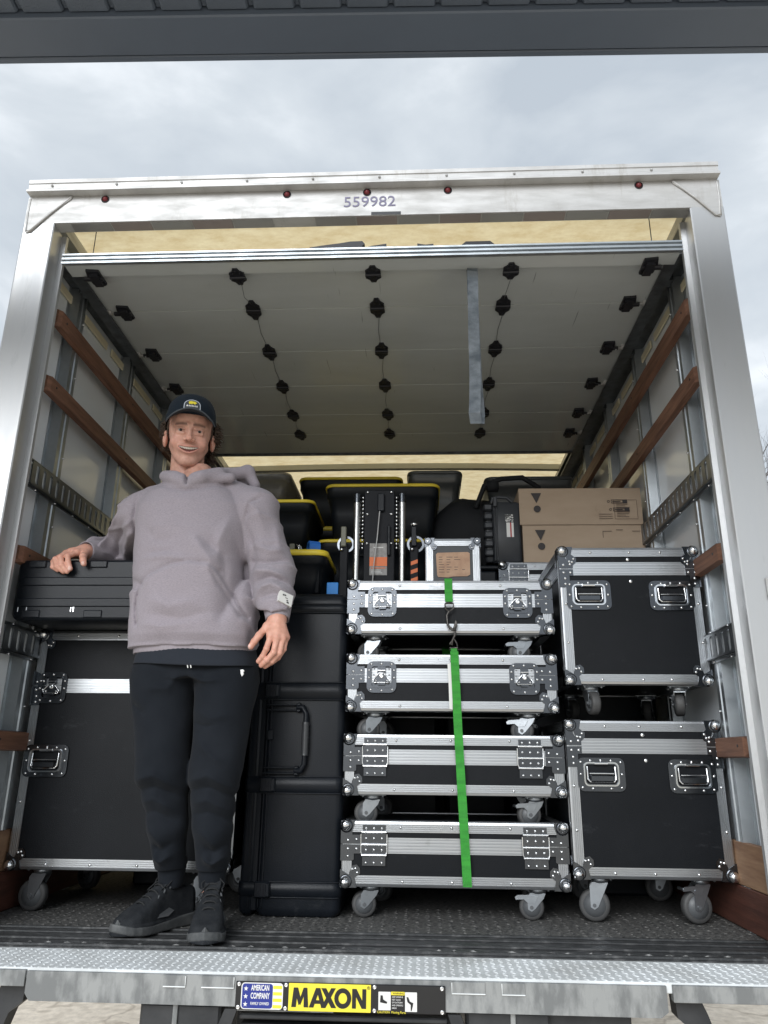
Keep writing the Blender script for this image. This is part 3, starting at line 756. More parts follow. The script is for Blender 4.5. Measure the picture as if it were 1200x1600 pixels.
    for k in range(3): MB().prism(star(-.2335, -.036-.0165*k, .0058), y-.0012, y-.0007).build('star', M['white'], P)
    bar_curve('lettering', 'AMERICAN', .0165, M['white'], P, (-.1985, y-.0009, -.0345), FR, .0003, .54, .0004)
    bar_curve('lettering', 'COMPANY', .0175, M['white'], P, (-.1985, y-.0009, -.0515), FR, .0003, .54, .0004)
    bar_curve('lettering', 'FAMILY OWNED', .0085, M['white'], P, (-.1985, y-.0009, -.0675), FR, .0003, .72, .0001)
    # MAXON drawn as heavy strokes
    def letters():
        H0, H1 = -.0725, -.0315; t = .0105; out = []
        def bar(p, q, w): 
            p = Vector(p); q = Vector(q); d = (q-p).normalized(); n = Vector((-d.y, d.x))*w/2
            return [tuple(p+n), tuple(q+n), tuple(q-n), tuple(p-n)]
        x = -.1215
        mb = MB()
        def poly(p, k=[0]): mb.prism(p, y-.0012-.00001*k[0], y-.0006); k[0] += 1
        # M
        poly([(x, H0), (x+.0045, H1), (x+.015, H1), (x+.011, H0)])
        poly([(x+.030, H0), (x+.029, H1), (x+.0375, H1), (x+.041, H0)])
        poly([(x+.006, H1), (x+.015, H1), (x+.0245, H0+.012), (x+.0175, H0+.004)])
        poly([(x+.037, H1), (x+.0285, H1), (x+.0175, H0+.010), (x+.0215, H0+.004)])
        # A
        x = -.079
        poly([(x, H0), (x+.016, H1), (x+.026, H1), (x+.011, H0)])
        poly([(x+.030, H0), (x+.0165, H1), (x+.0265, H1), (x+.0405, H0)])
        poly([(x+.010, H0+.008), (x+.010, H0+.0155), (x+.031, H0+.0155), (x+.031, H0+.008)])
        # X
        x = -.050
        poly([(x, H1), (x+.012, H1), (x+.037, H0), (x+.025, H0)])
        poly([(x, H0-.0004), (x+.011, H0-.0004), (x+.035, H1+.0004), (x+.024, H1+.0004)])
        # O
        cx = .0025; n = 22
        mb.frame([(cx+.0205*math.cos(6.2832*i/n), -.052+.0215*math.sin(6.2832*i/n)) for i in range(n)], [(cx+.0105*math.cos(6.2832*i/n), -.052+.0115*math.sin(6.2832*i/n)) for i in range(n)], y-.0013, y-.0006)
        # N
        x = .025
        poly([(x, H0), (x, H1), (x+.0095, H1), (x+.0095, H0)])
        poly([(x+.0245, H0), (x+.0245, H1), (x+.034, H1), (x+.034, H0)])
        poly([(x, H1), (x+.0105, H1), (x+.034, H0), (x+.0235, H0)])
        mb.build('lettering', M['signblack'], P)
    letters()
    bar_curve('lettering', '®', .010, M['signblack'], P, (.0645, y-.0008, -.0295), FR, .0002)
    patch(.0885, .118, -.0745, -.036, M['label'], 'caution_picture', .001)
    patch(.1525, .181, -.0765, -.036, M['label'], 'caution_picture', .001)
    patch(.119, .1515, -.0425, -.0355, M['signyellow'], 'warning_bar', .0005)
    MB().prism([(.0935, -.0435), (.0985, -.0435), (.100, -.052), (.1095, -.057), (.1085, -.0605), (.0925, -.058)], y-.0011, y-.0006).build('boot_symbol', M['signblack'], P)
    MB().prism([(.156, -.046), (.160, -.046), (.164, -.055), (.172, -.058), (.171, -.064), (.168, -.0745), (.166, -.0745), (.166, -.062), (.158, -.056)], y-.0011, y-.0006).build('foot_symbol', M['signblack'], P)
    bar_curve('lettering', 'WARNING', .0058, M['signblack'], P, (.1365, y-.0007, -.039), FR, .0002)
    for k, s in enumerate(('KEEP HANDS &', 'FEET CLEAR', 'OF PLATFORM', 'AND OPENING', 'AREAS')):
        bar_curve('lettering', s, .0046, M['white'], P, (.121, y-.0002, -.0465-.0058*k), FR, .0002, .85, 0, 'LEFT')
    bar_curve('lettering', 'CAUTION  Moving Parts', .0072, M['signyellow'], P, (.120, y-.0002, -.0785), FR, .0002, .92)
    for x in (-.251, -.136, .079, .241):
        for z in (-.027, -.076):
            o = MB().lathe((0, 0, 0), (0, -1, 0), [(-.002, .0048), (.0012, .0048), (.002, .0035), (.002, .002), (.0008, .0018)], 12).build('rivet', M['rivet'], P)
            o.location = (x, y, z)
build_gate()

# ------------------------------------------------------------------ flight-case hardware (shared meshes)
def corner_poly(kind):
    if kind == 'wing': return [(0, 0), (.052, 0), (.046, .028), (.064, .040), (.063, .056), (.052, .067), (.038, .064), (.030, .046), (.026, .036), (0, .052)]
HW = {}
def rivet(mb, x, y, z, r=.0052, mi=1):
    mb.lathe((x, y, z), (0, -1, 0), [(-.001, r), (.0008, r), (.0022, r*.75), (.0030, r*.25)], 9, mi)
def make_hw():
    m2 = [M['plate'], M['rivet']]
    b = MB().ball((0, 0, 0), .0180, 20, 14); HW['ball'] = b.mesh('corner_ball', M['chrome'])
    # corner brace wings on front, side and top (corner at origin, +x in, +y back, +z in)
    b = MB(); w = corner_poly('wing')
    b.prism(w, -.0022, .0008, 0, 'XZ'); b.prism(w, -.0022, .0008, 0, 'YZ'); b.prism(w, -.0022, .0008, 0, 'XY')
    for x, z in ((.050, .056), (.056, .044), (.040, .054)): rivet(b, x-.002, -.0022, z-.001, .0046)
    b.lathe((.016, -.0022, .016), (0, -1, 0), [(-.001, .0215), (.001, .0210), (.002, .017)], 18, 0)
    HW['wing'] = b.mesh('corner_brace', m2)
    # plain small wing plate: top corner of shallow lids joined with seam bracket
    b = MB(); p = [(0, .0), (.044, 0), (.042, -.014), (.036, -.030), (.036, -.043), (.062, -.043), (.062, -.0705), (0, -.0705)]
    b.prism(p, -.0024, .0006, 0, 'XZ')
    for x, z in ((.022, -.060), (.050, -.057)): rivet(b, x, -.0024, z, .0048)
    b.lathe((.016, -.0024, -.016), (0, -1, 0), [(-.001, .022), (.002, .021), (.004, .016)], 18, 0)
    b.prism([(0, 0), (.05, 0), (.05, -.0705), (0, -.0705)], -.0024, .0006, 0, 'YZ')
    HW['lidplate'] = b.mesh('lid_bracket', m2)
    b = MB(); p = [(0, -.0725), (.062, -.0725), (.062, -.100), (.042, -.100), (.042, -.118), (.036, -.122), (0, -.122)]
    b.prism(p, -.0024, .0006, 0, 'XZ'); b.prism([(0, -.0725), (.05, -.0725), (.05, -.122), (0, -.122)], -.0024, .0006, 0, 'YZ')
    for x, z in ((.022, -.086), (.050, -.086), (.022, -.108)): rivet(b, x, -.0024, z, .0048)
    HW['baseplate'] = b.mesh('base_bracket', m2)
    # tall-case seam bracket: plus-shaped plate, seam line at z=0
    b = MB()
    b.prism([(0, .002), (.050, .002), (.050, .028), (.030, .030), (.022, .044), (0, .052)], -.0024, .0006, 0)
    b.prism([(0, -.002), (.050, -.002), (.050, -.026), (.036, -.026), (.036, -.068), (0, -.068)], -.0024, .0006, 0)
    for x, z in ((.016, .014), (.040, .016), (.016, -.014), (.040, -.014), (.020, -.036), (.020, -.056)): rivet(b, x, -.0024, z, .0050)
    HW['seambracket'] = b.mesh('seam_bracket', m2)
    # butterfly latch .105 x .11
    b = MB(); o = rrect(-.052, .052, -.056, .052, .022, 4); i = rrect(-.036, .036, -.038, .036, .009, 4)
    b.frame(o, i, -.0035, .0, 0)
    b.frame(rrect(-.0375, .0375, -.0395, .0375, .010, 4), rrect(-.0345, .0345, -.0365, .0345, .008, 4), -.0065, -.0035, 0)
    b.prism(rrect(-.036, .036, -.038, .036, .009, 4), .0035, .0045, 0)
    for x, z in ((-.036, .043), (0, .044), (.036, .043), (-.044, .022), (.044, .022), (-.044, -.004), (.044, -.004), (-.038, -.045), (0, -.048), (.038, -.045)): rivet(b, x, -.0035, z, .0046)
    HW['latchdish'] = b.mesh('latch', m2)
    b = MB()
    b.prism([(-.014, .034), (.014, .034), (.015, .012), (-.015, .012)], -.006, .003, 0)
    b.cyl((-.0135, -.0075, .020), (.0135, -.0075, .020), .003, n=8, mi=1)
    b.prism([(-.030, -.013), (-.026, -.024), (-.014, -.022), (-.012, -.029), (.012, -.029), (.014, -.022), (.026, -.024), (.030, -.013), (.014, .004), (.009, .010), (-.009, .010), (-.014, .004)], -.008, -.004, 0)
    b.tube([(-.029, -.009, -.013), (-.015, -.009, .003), (-.008, -.010, .011), (.008, -.010, .011), (.015, -.009, .003), (.029, -.009, -.013), (.024, -.009, -.023), (.013, -.009, -.021), (-.013, -.009, -.021), (-.024, -.009, -.023)], .0016, 6, 1, closed=True)
    b.lathe((0, -.008, .001), (0, -1, 0), [(0, .0085), (.003, .0080), (.0038, .0045), (.0030, .0020)], 14, 1)
    for x in (-.019, .019): rivet(b, x, -.0078, -.014, .0042)
    for x, z in ((-.026, .026), (.026, .026), (-.027, .006), (.027, .006)): rivet(b, x, .003, z, .0035)
    HW['wing_lever'] = b.mesh('butterfly', [M['plate'], M['chrome']])
    # lid-stay hinge .076 x .125
    b = MB()
    b.prism([(-.038, .062), (.038, .062), (.038, .040), (-.038, .040)], -.003, 0, 0)
    b.prism([(-.040, .0415), (.040, .0415), (.040, -.030), (-.040, -.030)], -.0045, -.0001, 0)
    b.prism([(-.038, -.0305), (.038, -.0305), (.038, -.062), (-.038, -.062)], -.0028, 0, 0)
    for z in (.040, .002, -.030): b.cyl((-.041, -.006, z), (.041, -.006, z), .0042, n=8, mi=1)
    b.tube([(-.043, -.006, .034), (-.043, -.006, -.020), (-.039, -.006, -.028)], .0022, 6, 1)
    b.tube([(.043, -.006, .034), (.043, -.006, -.020), (.039, -.006, -.028)], .0022, 6, 1)
    for z in (.052, .021, -.014, -.053):
        for x in (-.026, 0, .026): rivet(b, x, -.0042, z, .0045)
    HW['stay'] = b.mesh('lid_hinge', [M['plate'], M['rivet']])
    # recessed sprung handle .155 x .105
    b = MB(); o = rrect(-.078, .078, -.054, .052, .020, 4); i = rrect(-.054, .054, -.034, .034, .012, 4)
    b.frame(o, i, -.003, .0005, 0)
    b.frame(rrect(-.058, .058, -.038, .038, .015, 4), rrect(-.0535, .0535, -.0335, .0335, .012, 4), -.0075, -.003, 1)
    b.frame(rrect(-.0545, .0545, -.0345, .0345, .012, 4), rrect(-.050, .050, -.030, .030, .010, 4), -.003, .004, 0)
    b.prism(rrect(-.0535, .0535, -.0335, .0335, .012, 4), .004, .0048, 0)
    for x, z in ((-.066, .038), (-.034, .043), (0, .044), (.034, .043), (.066, .038), (-.068, 0), (.068, 0), (-.064, -.042), (-.030, -.045), (.030, -.045), (.064, -.042)): rivet(b, x, -.003, z, .0048)
    HW['handledish'] = b.mesh('handle', [M['plate'], M['chrome']])
    b = MB()
    b.tube([(-.046, -.004, .024), (-.046, -.008, -.016), (-.040, -.009, -.024), (.040, -.009, -.024), (.046, -.008, -.016), (.046, -.004, .024)], .0035, 7, 0)
    b.cyl((-.022, -.006, .034), (.022, -.006, .034), .0055, n=10, mi=0)
    b.cyl((-.040, -.006, .002), (.040, -.006, .002), .003, n=8, mi=0)
    HW['bail'] = b.mesh('bail', [M['chrome']])
    b = MB(); b.cbox(-.042, .042, -.016, -.001, -.027, .0, .006); HW['grip'] = b.mesh('grip', M['plate'])
    # casters
    for nm, hc, wr in (('s', .100, .0405), ('m', .135, .0495)):
        b = MB(); b.cbox(-.045, .045, -.04, .04, -.004, -.0005, .001)
        for x in (-.034, .034):
            for y in (-.03, .03): b.ball((x, y, -.005), .005, 8, 5)
        b.lathe((0, 0, -.004), (0, 0, -1), [(0, .028), (.006, .030), (.012, .027), (.016, .020)], 18)
        off = .022
        for s in (-1, 1):
            f = [(-.024, -.018), (.026, -.018), (.034, -.030), (off+.012, -(hc-wr)-.006), (off, -(hc-wr)-.013), (off-.012, -(hc-wr)-.004), (-.018, -.032)]
            b.prism(f, s*.0185-.0015, s*.0185+.0015, 0, 'XZ')
        b.box(-.024, .026, -.0185, .0185, -.021, -.017)
        HW['fork'+nm] = b.mesh('caster', M['zinc'])
        b = MB().lathe((0, -.0155, 0), (0, 1, 0), [(0, wr*.70), (0, wr*.88), (.003, wr*.96), (.008, wr), (.023, wr), (.028, wr*.96), (.031, wr*.88), (.031, wr*.70)], 30, 0, False)
        HW['tyre'+nm] = b.mesh('wheel', M['rubber'])
        b = MB().lathe((0, -.0145, 0), (0, 1, 0), [(0, wr*.10), (0, wr*.34), (.004, wr*.36), (.004, wr*.62), (-.001, wr*.66), (-.001, wr*.72), (.030, wr*.72), (.030, .005)], 24)
        b.cyl((0, -.024, 0), (0, .024, 0), .006, n=10)
        HW['hub'+nm] = b.mesh('hub', M['hub'])
    b = MB(); b.prism([(-.075, -.030), (-.066, -.024), (-.030, -.022), (.0, -.026), (-.012, -.046), (-.034, -.046), (-.046, -.036), (-.072, -.038)], -.024, -.020, 0, 'XZ')
    b.cyl((-.068, -.026, -.032), (-.068, .018, -.032), .005, n=8); b.cyl((-.03, -.026, -.036), (-.03, -.02, -.036), .004, n=8)
    HW['brake'] = b.mesh('brake_pedal', M['zinc'])
M['grip'] = mat('rubber_grip', (.035, .037, .04), .35)
M['zinc'] = mat('bright_zinc', (.36, .385, .41), .34, .9, var=(.29, .31, .33), vscale=25)
make_hw()

def trim_profile(w, g=4, t=.003, r=.006):
    """L extrusion: outer faces lie on v=0 and u=0; grooves run along it."""
    P = []
    def flange():
        q = [(w, 0)]
        step = (w-r-.004)/g
        for k in range(g):
            u = w-.003-k*step
            q += [(u, 0), (u-.0012, .0016), (u-.0028, .0016), (u-.004, 0)]
        return q
    f = flange()
    P += f + [(r, 0), (r*.3, r*.3)] + [(b, a) for a, b in reversed(f)] + [(t, w), (t, t), (w, t)]
    return P
def band_profile(w, g=5, t=.003):
    q = [(0, 0)]; step = w/g
    for k in range(g):
        u = (k+.5)*step
        q += [(u-.0022, 0), (u-.0010, -.0017), (u+.0010, -.0017), (u+.0022, 0)]
    return q + [(w, 0), (w, -t), (0, -t)]

def flight_case(x0, x1, y0, d, z0, z1, label, seam, kind, group, face=('latch',), size='s', turn=None, tw=.0345, bw=.048, stand=True, brake=(0, 1)):
    """front face on the plane y=y0; z0/z1 bottom and top of the shell, casters hang below"""
    hc = {'s': .100, 'm': .135}[size] if stand else 0
    T = thing('flight_case', label, 'flight case', ((x0+x1)/2, y0, z0-hc), 0, group)
    w = x1-x0; h = z1-z0; X = w/2; zb = hc; zt = hc+h
    MB().cbox(-X+.0028, X-.0028, .0028, d-.0028, zb+.0028, zt-.0028, .003).build('shell', M['laminate'], T)
    pr = trim_profile(tw)
    def trim(o, dd, a, b): MB().sweep(pr, o, dd, a, b).build('edge_trim', M['alu'], T)
    e = .020
    for sx in (-1, 1):
        ax = (-sx, 0, 0)
        for yy, ay in ((0, (0, 1, 0)), (d, (0, -1, 0))):
            trim((sx*X, yy, zb+e), (0, 0, h-2*e), ax, ay)
        for zz, azv in ((zb, (0, 0, 1)), (zt, (0, 0, -1))):
            trim((sx*X, e, zz), (0, d-2*e, 0), ax, azv)
    for zz, azv in ((zb, (0, 0, 1)), (zt, (0, 0, -1))):
        for yy, ay in ((0, (0, 1, 0)), (d, (0, -1, 0))):
            trim((-X+e, yy, zz), (w-2*e, 0, 0), ay, azv)
    # seam band around the shell
    zs = hc + seam - z0
    bp = band_profile(bw)
    a = tw+.0004
    MB().sweep(bp, (-X+a, 0, zs-bw/2), (w-2*a, 0, 0), (0, 0, 1), (0, -1, 0)).build('lid_trim', M['alu'], T)
    for sx in (-1, 1): MB().sweep(bp, (sx*X, a, zs-bw/2), (0, d-2*a, 0), (0, 0, 1), (sx, 0, 0)).build('lid_trim', M['alu'], T)
    # hardware on the front
    for sx in (-1, 1):
        s = (-sx, 1, 1)
        if kind == 'shallow':
            inst(HW['lidplate'], 'lid_bracket', T, (sx*X, -.0006, zt), None, None, s)
            inst(HW['baseplate'], 'base_bracket', T, (sx*X, -.0006, zt), None, None, s)
        else:
            inst(HW['wing'], 'corner_brace', T, (sx*X, -.0004, zt), None, None, (-sx, 1, -1))
            inst(HW['seambracket'], 'seam_bracket', T, (sx*X, -.0006, zs), None, None, s)
        inst(HW['wing'], 'corner_brace', T, (sx*X, -.0004, zb), None, None, s)
        for zz in (zb+.013, zt-.013):
            inst(HW['ball'], 'corner_ball', T, (sx*(X-.013), .001, zz))
            inst(HW['ball'], 'corner_ball', T, (sx*(X-.013), d-.011, zz))
    for it in face:
        k, px, pz = it; lx = px-(x0+x1)/2; lz = pz-z0+hc
        if k == 'latch':
            o = inst(HW['latchdish'], 'latch', T, (lx, -.0008, lz)); inst(HW['wing_lever'], 'butterfly', o, (0, 0, 0), None, (0, random.uniform(-.05, .05), 0))
        elif k == 'stay': inst(HW['stay'], 'lid_hinge', T, (lx, -.0022, lz))
        elif k == 'handle':
            o = inst(HW['handledish'], 'handle', T, (lx, -.0008, lz)); inst(HW['bail'], 'bail', o); inst(HW['grip'], 'grip', o)
    # rivets along the trims
    rv = MB(); n = 4 if w < .6 or kind == 'shallow' else 5
    for k in range(1, n):
        x = -X + w*k/n + random.uniform(-.01, .01)
        rivet(rv, x, -.0002, zt-tw*.55, .0048, 0); rivet(rv, x+random.uniform(-.01, .01), -.0002, zb+tw*.5, .0048, 0)
    if kind != 'shallow':
        for sx in (-1, 1):
            for k in range(1, 3): rivet(rv, sx*(X-tw*.5), -.0002, zb+(zs-zb)*(k/3+.02), .0048, 0)
        rivet(rv, 0, .0026, (zt-tw+zs+bw/2)/2, .007, 0); rivet(rv, .004, .0026, zs-bw/2-.022, .007, 0)
    rv.build('rivets', M['rivet'], T, None, 'stuff')
    if stand:
        for i, sx in enumerate((-1, 1)):
            for j, yy in enumerate((.075, d-.085)):
                a = random.uniform(-.35, .35) + (math.pi if random.random() < .3 and j else 0)
                if j == 0 and i == 0: a = random.uniform(2.9, 3.4)
                if j == 0 and i == 1: a = random.uniform(-.3, .2)+math.pi
                if turn is not None: a = turn*sx+random.uniform(-.1, .1)
                c = inst(HW['fork'+size], 'caster', T, (sx*(X-.095), yy, zb), None, (0, 0, a))
                wr = {'s': .0405, 'm': .0495}[size]
                wh = inst(HW['tyre'+size], 'wheel', c, (.022, 0, -(hc-wr)))
                inst(HW['hub'+size], 'hub', c, (.022, 0, -(hc-wr)))
                if i in brake and (i == 1): inst(HW['brake'], 'brake_pedal', c, (0, 0, 0), None, (0, 0, math.pi))
    return T
GC = 'shallow flight cases stacked in the middle'
CX0, CX1 = -.069, .667
flight_case(CX0, CX1, .395, .46, .924, 1.118, 'shallow black flight case with two butterfly latches, topmost of the middle stack', 1.043, 'shallow', GC, (('latch', .056, 1.040), ('latch', .543, 1.036)))
flight_case(CX0+.003, CX1, .395, .46, .654, .850, 'shallow black flight case with butterfly latches, second from top of the middle stack', .776, 'shallow', GC, (('latch', .056, .772), ('latch', .555, .768)))
flight_case(CX0, CX1+.008, .395, .46, .381, .577, 'shallow black flight case with lid hinges, third from top of the middle stack', .503, 'shallow', GC, (('stay', .037, .503), ('stay', .562, .501)))
flight_case(CX0-.002, CX1+.004, .395, .46, .100, .300, 'shallow black flight case with lid hinges, lowest of the middle stack', .225, 'shallow', GC, (('stay', .037, .226), ('stay', .566, .224)))
GR = 'tall flight cases stacked at the right wall'
flight_case(.697, 1.196, .385, .56, .748, 1.238, 'tall black flight case with two recessed handles, upper of the right-hand pair', 1.158, 'tall', GR, (('handle', .797, 1.062), ('handle', 1.088, 1.060)), 's', 1.35)
flight_case(.684, 1.198, .385, .56, .137, .628, 'tall black flight case with two recessed handles, lower of the right-hand pair on the floor', .545, 'tall', GR, (('handle', .793, .455), ('handle', 1.092, .452)), 'm')
flight_case(-1.192, -.438, .385, .60, .135, .930, 'large black flight case on casters behind the man, with one latch and one handle showing', .733, 'tall', 'large flight case', (('latch', -1.118, .728), ('latch', -.60, .728), ('handle', -1.105, .480)), 'm', brake=(0,))
flight_case(.545, 1.14, .98, .5, 1.10, 1.335, 'silver edged flight case under the cardboard boxes, only its top left corner showing', 1.255, 'shallow', 'flight case at the back', (('stay', .63, 1.262),), 's')

# small upright case with silver edges standing on the stack
def small_case():
    T = thing('equipment_case', 'small upright aluminium edged case with torn tan shipping label', 'equipment case', (.322, .56, 1.1195))
    X = .108; h = .206; d = .25
    MB().cbox(-X+.003, X-.003, .003, d, .002, h-.003, .003).build('shell', M['greypanel'], T)
    pr = trim_profile(.030, 3)
    for sx in (-1, 1):
        MB().sweep(pr, (sx*X, 0, .0), (0, 0, h-.012), (-sx, 0, 0), (0, 1, 0)).build('edge_trim', M['alu'], T)
        MB().sweep(pr, (sx*X, .014, h), (0, d-.02, 0), (-sx, 0, 0), (0, 0, -1)).build('edge_trim', M['alu'], T)
        inst(HW['ball'], 'corner_ball', T, (sx*(X-.011), .009, h-.011), None, None, (.8, .8, .8))
        inst(HW['wing'], 'corner_brace', T, (sx*X, -.0006, h), None, None, (-sx*.72, 1, -.72))
    MB().sweep(pr, (-X+.014, 0, h), (2*X-.028, 0, 0), (0, 1, 0), (0, 0, -1)).build('edge_trim', M['alu'], T)
    e = [(-.062, .058), (-.058, .050), (-.02, .048), (.0, .052), (.055, .053), (.066, .060), (.066, .145), (.058, .150), (-.060, .147), (-.066, .140)]
    s = MB().prism(e, -.0002, .0026).build('shipping_label', M['sticker'], T)
    tx = MB()
    for k in range(7):
        for q in range(random.randint(2, 4)):
            x = -.055+q*.03; tx.box(x, x+random.uniform(.01, .024), -.0006, -.0003, .068+k*.010, .0705+k*.010)
    tx.build('label_print', M['printpale'], s, None, 'stuff')
    MB().tube([(-.03, -.003, .0), (-.03, -.008, .012), (.03, -.008, .012), (.03, -.003, .0)], .0028, 6).build('latch_wire', M['chrome'], T)
M['greypanel'] = mat('dark_grey_panel', (.045, .05, .055), .5, 0, bump=.2, bscale=200)
small_case()

# ------------------------------------------------------------------ long black case on end
def tall_case():
    T = thing('transport_case', 'tall black plastic transport case standing on end between the man and the stack', 'transport case', (-.242, .42, 0))
    X = .168; d = .46; H = 1.078
    def box_rings(x0, x1, r=.03):
        mb = MB(); cx = (x0+x1)/2; w = x1-x0; rings = []
        for z, k in ((.004, .012), (.016, .003), (.03, 0), (H-.035, 0), (H-.018, .003), (H-.004, .014), (H, .024)): rings.append(rr_ring(cx, d/2, z, w-2*k, d-2*k, r, 5))
        return mb.loft(rings)
    box_rings(-X, -X+.048, .018).build('lid_shell', M['blackpl'], T)
    box_rings(-X+.054, X, .026).build('base_shell', M['blackpl'], T)
    MB().cbox(-X+.040, -X+.060, .004, d-.004, .02, H-.02, .003).build('seal_rim', M['blackpl'], T)
    # raised bands
    for z0, z1 in ((1.002, 1.034), (.692, .752), (.382, .436), (.062, .108)):
        mb = MB(); rings = []
        for z, o in ((z0, -.001), (z0+.003, .006), (z1-.003, .006), (z1, -.001)): rings.append(rr_ring(0, d/2, z, 2*X+2*o, d+2*o, .026+max(o, 0), 5))
        mb.loft(rings); mb.build('band', M['blackpl'], T)
        for z in (z0, z1):
            MB().tube([(-X+.05, -.006, z), (X-.022, -.006, z), (X-.006, -.002, z)], .0022, 6).build('rib', M['blackpl'], T)
    # vertical ribs near the parting line
    for x in (-X+.034, -X+.066, -X+.078): MB().cbox(x-.002, x+.002, -.005, .02, .03, H-.05, .001).build('rib', M['blackpl'], T)
    # latches
    for z in (.722, .409, .085):
        L = MB().cbox(-.115, -.062, -.018, -.004, z-.024, z+.024, .004).build('latch', M['blackpl'], T)
        for k in range(3): MB().box(-.108+k*.011, -.103+k*.011, -.0195, -.017, z-.018, z+.018).build('latch_rib', M['blackpl2'], L)
        MB().cbox(-.076, -.064, -.022, -.016, z-.020, z+.020, .002).build('latch_lever', M['blackpl'], L)
    # folding handle
    Hn = MB(); hx = .036
    for z, s in ((.665, -1), (.455, 1)):
        for dz in (-.009, .009): MB().cbox(-X+.06, hx-.028, -.016, -.004, z+dz-.003, z+dz+.003, .002).build('handle_rail', M['blackpl'], T)
        MB().cbox(hx-.036, hx-.020, -.020, -.004, z-.016, z+.016, .003).build('handle_mount', M['blackpl'], T)
    Hn.tube([(hx-.034, -.014, .665), (hx-.012, -.020, .665), (hx, -.024, .643), (hx, -.024, .56), (hx, -.024, .477), (hx-.012, -.020, .455), (hx-.034, -.014, .455)], [.010, .011, .009, .008, .009, .011, .010], 8)
    h = Hn.build('handle', M['blackpl'], T)
    g = MB(); zs = np.linspace(.615, .505, 16)
    g.tube([(hx, -.024, z) for z in zs], [.0135 if i % 2 else .0120 for i in range(16)], 10); g.build('grip', M['grip'], h)
    MB().cbox(-.100, -.078, -.012, -.004, .555, .590, .003).build('lock_tab', M['blackpl'], T)
tall_case()

# black long case under the hand
def long_case():
    z0, z1 = .9315, 1.143
    T = thing('long_case', 'long flat black plastic case lying on the big flight case under the man\'s hand', 'equipment case', (-.90, .175, z0))
    X0, X1, d, h = -.298, .42, .34, z1-z0
    rings = []
    def ring(y, k, r): return [(a, y, b) for a, b in rrect(X0+k, X1-k, .0+k, h-k, max(r-k*.5, .004), 5)]
    rings = [ring(0, .010, .026), ring(.004, .003, .026), ring(.012, 0, .026), ring(d-.01, 0, .026), ring(d, .01, .026)]
    MB().loft(rings).build('shell', M['blackpl'], T)
    for z in (.062, .135):
        MB().prism([(z-.016, .001), (z-.013, -.007), (z+.013, -.007), (z+.016, .001)], X0+.03, X1-.03, 0, 'YZ')
        mb = MB(); pr = [(z-.018, .003), (z-.014, -.006), (z+.010, -.006), (z+.016, .003)]
        mb.add([(x, y, zz) for x in (X0+.02, X1-.02) for zz, y in pr], [(0, 1, 2, 3), (4, 5, 6, 7), (0, 1, 5, 4), (1, 2, 6, 5), (2, 3, 7, 6), (3, 0, 4, 7)])
        mb.build('groove_rib', M['blackpl'], T)
    for x in (X0+.07, X0+.285, .30):
        MB().cbox(x-.03, x+.03, -.006, .004, h-.030, h-.006, .003).build('latch', M['blackpl'], T)
        MB().cbox(x-.032, x+.032, -.004, .004, .008, .034, .003).build('latch', M['blackpl'], T)
    ch = MB()
    for x in (X0+.02, X0+.05, X0+.205, X0+.213, X0+.195+.02): ch.cbox(x, x+.004, -.002, .003, .028, .045, .001)
    ch.build('metal_pins', M['rivet'], T, None, 'stuff')
long_case()

# ------------------------------------------------------------------ totes and bins
def tote(x0, x1, y0, d, z0, z1, label, lid='yellow', body='tote', group='yellow lidded totes', lidh=.026, name='storage_tote', cat='storage tote', clear=False):
    cx = (x0+x1)/2; w = x1-x0
    T = thing(name, label, cat, (cx, y0, z0), 0, group); h = z1-z0; cy = d/2
    rings = [rr_ring(0, cy, z, w-.012-t, d-.012-t, .040, 5) for z, t in ((0, .085), (.004, .07), ((h-lidh)*.5, .042), ((h-lidh)*.8, .022), ((h-lidh)*.82, .004), (h-lidh, .002))]
    MB().loft(rings).build('tub', M[body], T)
    if not clear:
        for k in range(5):
            x = (-.36+.18*k)*w
            MB().add([(x-.012, .045, .03), (x+.012, .045, .03), (x+.014, .022, h*.78), (x-.014, .022, h*.78), (x-.012, .06, .03), (x+.012, .06, .03), (x+.014, .05, h*.78), (x-.014, .05, h*.78)], [(0, 1, 2, 3), (4, 5, 6, 7), (0, 1, 5, 4), (1, 2, 6, 5), (2, 3, 7, 6), (3, 0, 4, 7)]).build('rib', M[body], T)
        MB().cbox(-.07, .07, .006, .05, h*.72, h*.74, .002).build('handle_ledge', M[body], T)
    rings = [rr_ring(0, cy, z, w-2*t, d-2*t, .045, 6) for z, t in ((h-lidh, .004), (h-lidh+.001, .0), (h-.010, .001), (h-.003, .004), (h, .012))]
    MB().loft(rings).build('lid', M[lid], T)
    return T
tote(-.52, -.165, .52, .36, 1.0795, 1.275, 'black tote with bright yellow lid standing on the tall transport case beside the man\'s sleeve')
tote(-.80, -.285, .93, .42, 1.40, 1.625, 'black tote with dull yellow lid behind the man\'s shoulder, under the smoky bin', lidh=.018)
tote(-.255, .290, 1.02, .40, 1.462, 1.732, 'wide black tote with dull yellow lid behind the two chrome tubes', lidh=.018)
tote(-.285, .255, 1.02, .40, 1.17, 1.460, 'black tote lowest in its column, yellow lid just above the aluminium edged small case', lidh=.018)
tote(-.46, .105, 1.46, .40, 1.66, 1.935, 'black tote with dull yellow lid furthest back and highest, left of the small grey bin', lidh=.018)
tote(-.46, .105, 1.46, .40, 1.38, 1.658, 'black tote hidden below the highest yellow lidded tote')
tote(-.95, -.42, 1.02, .40, 1.626, 1.795, 'smoky translucent bin upside down on a yellow lidded tote by the man\'s hood', 'smoked', 'smoked', 'bins', .012, 'storage_bin', 'storage bin', True)
